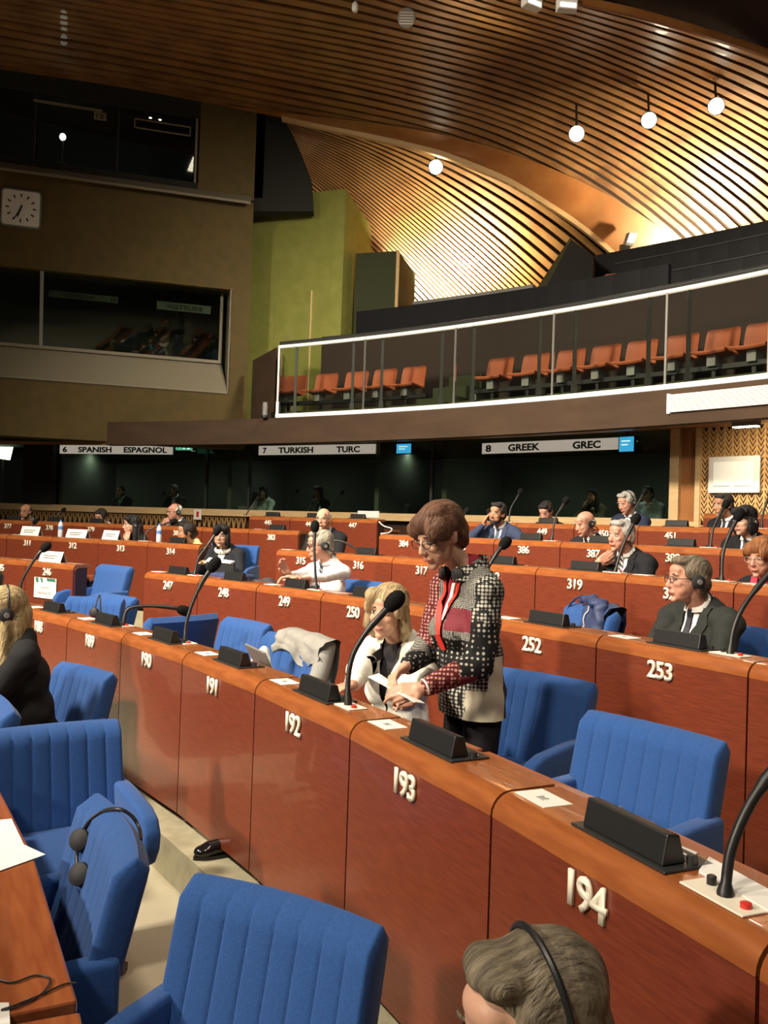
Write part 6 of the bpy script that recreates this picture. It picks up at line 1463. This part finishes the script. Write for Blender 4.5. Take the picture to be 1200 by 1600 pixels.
# row 0 papers, cable
zr = TR[0] + ZW
lie('paper_sheet', 0, [(-30, 1285), (18, 1280), (38, 1322), (-30, 1330)], zr, M['paper'], 'white sheet lying farther back on the lower left desk', 'paper')
lie('paper_sheet', 0, [(-30, 1322), (36, 1320), (71, 1336), (-30, 1372)], zr + 0.002, M['paper'], 'white sheet with a pointed corner on the lower left desk', 'paper')
lie('paper_sheet', 0, [(-20, 1568), (14, 1568), (17, 1625), (-20, 1625)], zr, M['paper'], 'white sheet at the bottom left corner', 'paper')
pts = [onz(x, y, zr + 0.004) for x, y in ((-10, 1528), (20, 1535), (55, 1524), (78, 1530), (66, 1552), (30, 1572), (2, 1578), (20, 1572), (60, 1556), (100, 1538), (118, 1536))]
c = pts[5]; e = empty('cable', c, 0, 'thin dark cable looped on the lower left desk', 'cable'); MB().tube(smooth_path([p - c for p in pts], 50), 0.0022, 6).obj('cord', M['black'], e, smooth=True)
# open tablet computer on desk 191/192
a, b_ = onz(384, 1020, TR[1] + ZT), onz(436, 1046, TR[1] + ZT)
c = (a + b_) / 2 + Vector((0.05, 0.10, -0.06)); c.z = TR[1] + ZW
e = empty('laptop', c, math.atan2(b_.y - a.y, b_.x - a.x), 'open silver laptop on desk 191 seen from behind', 'laptop')
MB().box((-0.15, 0.0, 0.0), (0.15, 0.2, 0.012)).obj('base', M['silverpc'], e, bevel=0.003)
q = Matrix.Rotation(math.radians(28), 4, 'X'); b = MB(); b.box((-0.15, -0.006, 0.0), (0.15, 0.004, 0.215), q); b.obj('lid', M['silverpc'], e, bevel=0.003)
b = MB(); b.box((-0.14, 0.004, 0.01), (0.14, 0.006, 0.205), q); b.obj('screen', M['screen'], e)
# grey jacket hanging over the chair back next to the laptop, white bag before it
def drape(ch, m, name, label, cat, x0, x1, drop_f, drop_b, lump=0.012, over=0.03):
    """cloth over a chair back: follows the backrest profile, front flap, top, rear flap"""
    e = empty(name, ch.location.copy(), ch.rotation_euler.z, label, cat)
    nx, prof = 22, []
    tl = lambda z: 0.18 + 0.11 * (z - 0.36) / 0.44
    for i in range(8): z = 0.80 - drop_f * (1 - i / 7); prof.append((tl(z) - 0.05, z))
    prof += [(tl(0.8) - 0.03, 0.825), (tl(0.8) + 0.03, 0.835), (tl(0.8) + 0.075, 0.815)]
    for i in range(8): z = 0.79 - drop_b * i / 7; prof.append((tl(z) + 0.075, z))
    vs = []; n = len(prof)
    for j, (y, z) in enumerate(prof):
        for i in range(nx):
            u = i / (nx - 1); x = x0 + (x1 - x0) * u; cu = 0.03 * (1 - (2 * x / 0.59) ** 2)
            wob = lump * math.sin(9 * u + 0.7 * j) * math.sin(0.9 * j + 3 * u); fl = 0.03 * math.sin(7 * u) * (1 if j < 3 or j > n - 4 else 0)
            out = -1 if j < 9 else 1
            vs.append((x * (1 + 0.05 * math.sin(j)), y + cu + out * abs(wob), z + wob * 0.6 + fl))
    fs = [(j*nx+i, j*nx+i+1, (j+1)*nx+i+1, (j+1)*nx+i) for j in range(n-1) for i in range(nx-1)]
    off = len(vs)
    vs2 = [(x, y + (0.008 if j_ < 9 * nx else -0.008), z - 0.006) for j_, (x, y, z) in enumerate(vs)]
    b = MB(); b.add(vs + vs2, fs + [tuple(off + k for k in reversed(f)) for f in fs]); b.obj('cloth', m, e, smooth=True, angle=80)
    return e, vs, nx, n
e, vs, nx, n = drape(jc, M['wool'], 'grey_jacket', 'grey wool jacket draped over the chair back beside the blonde woman', 'jacket', -0.16, 0.36, 0.10, 0.40, 0.014)
MB().tube(smooth_path([(0.30, 0.30, 0.80), (0.36, 0.22, 0.66), (0.37, 0.16, 0.52), (0.34, 0.14, 0.44)], 12), [0.05] * 13, 10).obj('sleeve', M['wool'], e, smooth=True)
p = jc.matrix_basis @ Vector((0.03, 0.05, 0.44))
e = empty('bag', p, jc.rotation_euler.z, 'crumpled white bag on the chair beside the blonde woman', 'bag')
Vb_, Fb_ = fuse([('e', (0, 0, 0.12), (0.11, 0.06, 0.13)), ('e', (0.03, 0.01, 0.24), (0.05, 0.035, 0.09)), ('e', (-0.05, 0, 0.21), (0.045, 0.03, 0.07))], 0.012, 2)
Vb_ = Vb_ + 0.008 * np.stack([np.sin(Vb_[:, 2]*60), np.sin(Vb_[:, 0]*70 + Vb_[:, 2]*30), np.sin(Vb_[:, 0]*50)], 1)
link('pouch', mesh_from('pouch', Vb_, Fb_, [M['bag']]), None, e); MB().tube(smooth_path([(0.03, -0.05, 0.28), (0.06, -0.08, 0.2), (0.08, -0.075, 0.1)], 10), 0.006, 6).obj('strap', M['teal'], e, smooth=True)
e, vs, nx, n = drape(JC, M['denim'], 'blue_jacket', 'dark blue jacket with pale piping over the chair behind desk 252', 'jacket', -0.06, 0.31, 0.22, 0.36, 0.02)
MB().tube([Vector((-0.29, 0.20, 0.56)), Vector((-0.29, 0.235, 0.70)), Vector((-0.27, 0.255, 0.79)), Vector((-0.20, 0.265, 0.835)), Vector((-0.10, 0.265, 0.86))], 0.008, 6).obj('edge', M['denim'], e, smooth=True)
MB().tube([Vector(vs[j * nx + 4]) + Vector((0, -0.006, 0.004)) for j in range(0, 11)], 0.005, 6).obj('piping', M['piping'], e, smooth=True)
MB().tube([Vector(vs[j * nx + 12]) + Vector((0, -0.008, 0.004)) for j in range(0, 9)], 0.005, 6).obj('piping', M['piping'], e, smooth=True)
Vb_, Fb_ = fuse([('c', (0.22, 0.24, 0.80), 0.055, (0.27, 0.20, 0.58), 0.06), ('e', (0.1, 0.27, 0.83), (0.09, 0.06, 0.035)), ('c', (-0.16, 0.28, 0.83), 0.022, (0.02, 0.28, 0.845), 0.035)], 0.012, 3)
Vb_ = Vb_ + 0.006 * np.stack([np.sin(Vb_[:, 2]*70), np.sin(Vb_[:, 0]*60 + Vb_[:, 2]*50), np.sin(Vb_[:, 0]*50)], 1)
link('sleeve', mesh_from('sleeve', Vb_, Fb_, [M['denim']]), None, e)
# headset hanging over the sideways chair, and one on the chair behind 188
def hung_headset(px, Ys, label, cup, ch=None):
    if ch is not None:                       # let the cord and cups rest on the backrest of that chair
        T = Matrix.Translation(ch.location) @ ch.rotation_euler.to_matrix().to_4x4() @ Matrix.Diagonal((*ch.scale, 1))
        bv = BVHTree.FromPolygons([T @ v.co for v in CH['backrest'].vertices], [p.vertices for p in CH['backrest'].polygons])
        def rest(x, y, Y, off):
            d = Vector(ray(x, y)).normalized(); h = bv.ray_cast(Vector((0, 0, CAMZ)), d)
            return (h[0] - d * off).y if h[0] is not None else Y
        Ys = [rest(x, y, Y, 0.008) for (x, y), Y in zip(px, Ys)]; cup = [(x, y, rest(x, y, Y, 0.02)) for x, y, Y in cup]
    pts = [onY(x, y, Y) for (x, y), Y in zip(px, Ys)]; c = pts[0]
    e = empty('headset', c, 0, label, 'headset'); MB().tube(smooth_path([p - c for p in pts], 40), 0.005, 8).obj('cord', M['black'], e, smooth=True)
    for k_, (x, y, Y) in enumerate(cup):
        p = onY(x, y, Y) - c; d_ = (Vector((0, 0, CAMZ)) - onY(x, y, Y)).normalized() + Vector((-0.6, 0, 0)); q = d_.to_track_quat('Z', 'Y').to_matrix().to_4x4(); q.translation = p
        MB().lathe([(0.026, -0.02), (0.032, -0.006), (0.030, 0.012), (0.018, 0.020), (0.002, 0.021)], 16, q).obj('ear_cushion', M['cushion'], e, smooth=True)
hung_headset([(126, 1370), (120, 1345), (124, 1315), (138, 1285), (160, 1268), (185, 1264), (206, 1275), (218, 1295), (220, 1312)], [2.27, 2.29, 2.32, 2.35, 2.39, 2.42, 2.42, 2.40, 2.38], 'black headset hung by its cord over the sideways blue chair', [(126, 1366, 2.25), (126, 1312, 2.30)], SIDE)
hung_headset([(148, 958), (150, 945), (153, 935), (156, 930), (157, 945), (158, 960)], [5.58, 5.6, 5.64, 5.66, 5.62, 5.6], 'thin headset cord hanging over the chair behind desk 188', [(147, 957, 5.55)])
# name cards standing on the third row and on desk 246
def tent(row, x0, x1, y0, y1, label, back=0.10):
    p = onR((x0 + x1) / 2, y1, RW[row] + back); th = th_of(p); w_ = (onR(x1, y1, RW[row] + back) - onR(x0, y1, RW[row] + back)).xy.length; h_ = (onR(x0, y0, RW[row] + back).z - onR(x0, y1, RW[row] + back).z)
    e = empty('name_card', Vector((p.x, p.y, TR[row] + ZT)), th - math.pi/2, label, 'name card', 'folded white name cards'); h_ = max(0.07, h_); w_ *= 0.95
    MB().prism([Vector((-w_/2, -0.03, 0)), Vector((w_/2, -0.03, 0)), Vector((w_/2, 0.005, h_)), Vector((-w_/2, 0.005, h_))], (0, 0.002, 0)).obj('front_leaf', M['paper'], e)
    MB().prism([Vector((-w_/2, 0.045, 0)), Vector((w_/2, 0.045, 0)), Vector((w_/2, 0.005, h_)), Vector((-w_/2, 0.005, h_))], (0, 0.002, 0)).obj('rear_leaf', M['grey'], e)
    for i in range(2):
        z = h_ * (0.55 - 0.22 * i); MB().box((-w_*0.32, -0.032 + 0.035*z/h_ - 0.002, z), (w_*(0.30 - 0.1*i), -0.032 + 0.035*z/h_, z + 0.008)).obj('text_line', M['sill'], e)
tent(3, 33, 63, 826, 840, 'white name card on desk 311, leftmost of the three'); tent(3, 104, 137, 830, 843, 'white name card on desk 312, beside a water bottle'); tent(3, 161, 187, 830, 844, 'white name card on desk 313 before the long-haired woman')
tent(2, 63, 99, 861, 877, 'white name card on top of desk 246')
# YOUTH DELEGATES sheet on the front of desk 246
a, b_ = onR(54, 901, RW[2] - 0.01), onR(87, 937, RW[2] - 0.01); tm = (th_of(a) + th_of(b_)) / 2; hw, hz = (b_ - a).xy.length / 2, (a.z - b_.z) / 2
e = empty('notice_sheet', pol(RW[2] - 0.012, tm, (a.z + b_.z) / 2), tm - math.pi/2, 'white sheet reading YOUTH DELEGATES taped to desk 246', 'notice')
MB().box((-hw, 0, -hz), (hw, 0.002, hz)).obj('sheet', M['paper'], e)
for i, (x0, x1, dz) in enumerate(((-0.9, -0.65, 0.5), (-0.45, -0.25, 0.45), (0.1, 0.9, 0.30))):
    MB().prism([Vector((x0*hw, -0.002, hz*0.98)), Vector((x1*hw, -0.002, hz*0.98)), Vector((x1*hw + 0.01, -0.002, hz*(0.98 - dz))), Vector((x0*hw + 0.02, -0.002, hz*(0.98 - dz)))], (0, 0.001, 0)).obj('print_stripe', M['teal'], e)
for body, z, wd_ in (('YOUTH', 0.02, 0.75), ('DELEGATES', -0.5, 1.25)):
    o = link('lettering', text_mesh(body, hz * 0.22, 0.0012, 0.0, width=hw * wd_), M['grey'], e, (0, -0.0015, hz * z)); o.rotation_euler = (math.pi/2, 0, 0)
# bottles
def bottle(p, label, h=0.21, m=None):
    e = empty('water_bottle', p, 0, label, 'bottle')
    MB().lathe([(0.028, 0.0), (0.031, 0.01), (0.031, h*0.36), (0.029, h*0.40), (0.031, h*0.44), (0.031, h*0.66), (0.024, h*0.80), (0.012, h*0.90), (0.012, h*0.93)], 16).obj('body', M['pet'], e, smooth=True)
    MB().lathe([(0.0315, h*0.44), (0.0318, h*0.45), (0.0318, h*0.62), (0.0315, h*0.63)], 16).obj('label_band', M['label_blue'], e, smooth=True); MB().lathe([(0.0135, h*0.925), (0.0135, h), (0.011, h*1.01)], 12).obj('cap', M['cap_blue'], e, smooth=True)
for px, row, lb in (((94, 842), 3, 'water bottle between the name cards of desks 311 and 312'), ((248, 848), 3, 'water bottle on desk 314 beside the woman in yellow')):
    p = onR(px[0], px[1], RW[row] + 0.12); p.z = TR[row] + ZT; bottle(p, lb)
p = onR(500, 790, RB + 0.45); p.z = 1.54; bottle(p, 'water bottle behind the glass of the TURKISH booth', 0.26)
# laptop in the booth with a small pale emblem, white sheets on the sill
p = onR(377, 792, RB + 0.40); p.z = 1.54; e = empty('laptop', p, th_of(p) - math.pi/2, 'open silver laptop behind the booth glass', 'laptop')
MB().box((-0.17, 0.0, 0.0), (0.17, 0.22, 0.012)).obj('base', M['silverpc'], e); q = Matrix.Rotation(math.radians(12), 4, 'X'); b = MB(); b.box((-0.17, -0.006, 0.0), (0.17, 0.002, 0.22), q); b.obj('lid', M['silverpc'], e)
b = MB(); b.ell((0, -0.008, 0.115), (0.016, 0.002, 0.017), None, 14, 8); b.ell((0.006, -0.008, 0.138), (0.004, 0.002, 0.006), None, 8, 6); b.obj('emblem', M['exitw'], e, smooth=True)
def sill_sheet(x0, x1, y0, y1, m, label, R):
    a, b_ = onR(x0, y0, R), onR(x1, y1, R); tm = (th_of(a) + th_of(b_)) / 2; hw, hz = (b_ - a).xy.length / 2, (a.z - b_.z) / 2
    e = empty('notice_sheet', pol(R, tm, (a.z + b_.z) / 2), tm - math.pi/2, label, 'notice'); MB().box((-hw, 0, -hz), (hw, 0.003, hz)).obj('sheet', m, e); return e, hw, hz
e, hw, hz = sill_sheet(303, 314.5, 796, 812, M['paper'], 'small white notice with a red mark on the booth sill', RB - 0.14)
MB().box((-hw*0.3, -0.003, -hz*0.5), (hw*0.3, 0.0, hz*0.6)).obj('red_mark', M['red'], e)
sill_sheet(559, 592, 798, 809, M['sign'], 'pale sheet standing on the booth sill above desk 447', RB - 0.14)
# folder and papers of the woman in the aisle, grey coat on the desk before her
p = onR(345, 886, 16.72); e = empty('folder', p, th_of(p) - math.pi/2 + 0.45, 'black folder held by the woman with a white collar', 'folder')
MB().box((-0.15, -0.02, -0.14), (0.15, 0.02, 0.05)).obj('cover', M['folder'], e, bevel=0.006); b = MB(); b.prism([Vector((-0.15, -0.03, 0.05)), Vector((0.12, -0.03, 0.04)), Vector((0.14, 0.02, 0.055)), Vector((-0.14, 0.02, 0.08))], (0, 0, 0.012)); b.obj('papers', M['paper'], e)
p = onR(398, 908, RW[2] + 0.30); p.z = TR[2] + ZW
e = empty('coat', p, 0.2, 'dark grey coat lying on the desk left of the man in the white shirt', 'coat')
Vb_, Fb_ = fuse([('e', (0, 0, 0.06), (0.22, 0.12, 0.075)), ('e', (0.1, 0.03, 0.10), (0.10, 0.08, 0.05)), ('e', (-0.14, 0, 0.06), (0.10, 0.09, 0.05))], 0.016, 2)
Vb_ = Vb_ + 0.008 * np.stack([np.sin(Vb_[:, 1]*60), np.sin(Vb_[:, 0]*50), np.sin(Vb_[:, 0]*60 + Vb_[:, 1]*40)], 1); link('cloth', mesh_from('cloth', Vb_, Fb_, [cloth((0.045, 0.042, 0.05))]), None, e)
# dark bag on desk 247/248
p = onR(362, 897, RW[2] + 0.3); p.z = TR[2] + ZW; e = empty('briefcase', p, th_of(p) - math.pi/2, 'dark blue flat case on the desk before the woman with a white collar', 'case')
MB().box((-0.2, -0.1, 0), (0.2, 0.1, 0.17)).obj('body', M['denim'], e, bevel=0.02); MB().box((-0.06, -0.02, 0.17), (0.06, 0.02, 0.185)).obj('handle', M['black'], e)
# white cable over the chair behind 384
pts = [onR(x, y, RW[4] + 0.42) for x, y in ((592, 815), (600, 822), (612, 826), (608, 832), (595, 834), (604, 838), (620, 836))]; c = pts[2]
e = empty('cable', c, 0, 'white looped cable over the chair behind desk 384', 'cable'); MB().tube(smooth_path([p - c for p in pts], 40), 0.006, 6).obj('cord', M['white'], e, smooth=True)
# shoes that show below the desk fronts
def shoe(p, rz, label, m):
    e = empty('shoe', p, rz, label, 'shoe')
    Vs, Fs = fuse([('c', (0, 0.02, 0.045), 0.036, (0, -0.13, 0.034), 0.036), ('e', (0, -0.15, 0.03), (0.04, 0.05, 0.026)), ('c', (0, 0.05, 0.05), 0.036, (0, 0.06, 0.10), 0.036)], 0.008, 3)
    Vs[:, 2] = np.maximum(Vs[:, 2], 0.012); link('upper', mesh_from('upper', Vs, Fs, [m]), None, e)
    MB().prism([Vector((0.040*math.sin(a)*(1.0), -0.06 - 0.14*math.cos(a), 0)) for a in np.linspace(0, 2*math.pi, 20)[:-1]], (0, 0, 0.014)).obj('sole', M['black'], e)
M['patent'] = mat('black_patent', (0.008, 0.008, 0.009), 0.15, 0.6)
p = onz(330, 1338, 0.0); shoe(p + Vector((0.10, 0.06, 0)), th_of(p) - math.pi/2, 'black patent shoe poking out under desk 191', M['patent'])

bpy.data.scenes.remove(TMP)
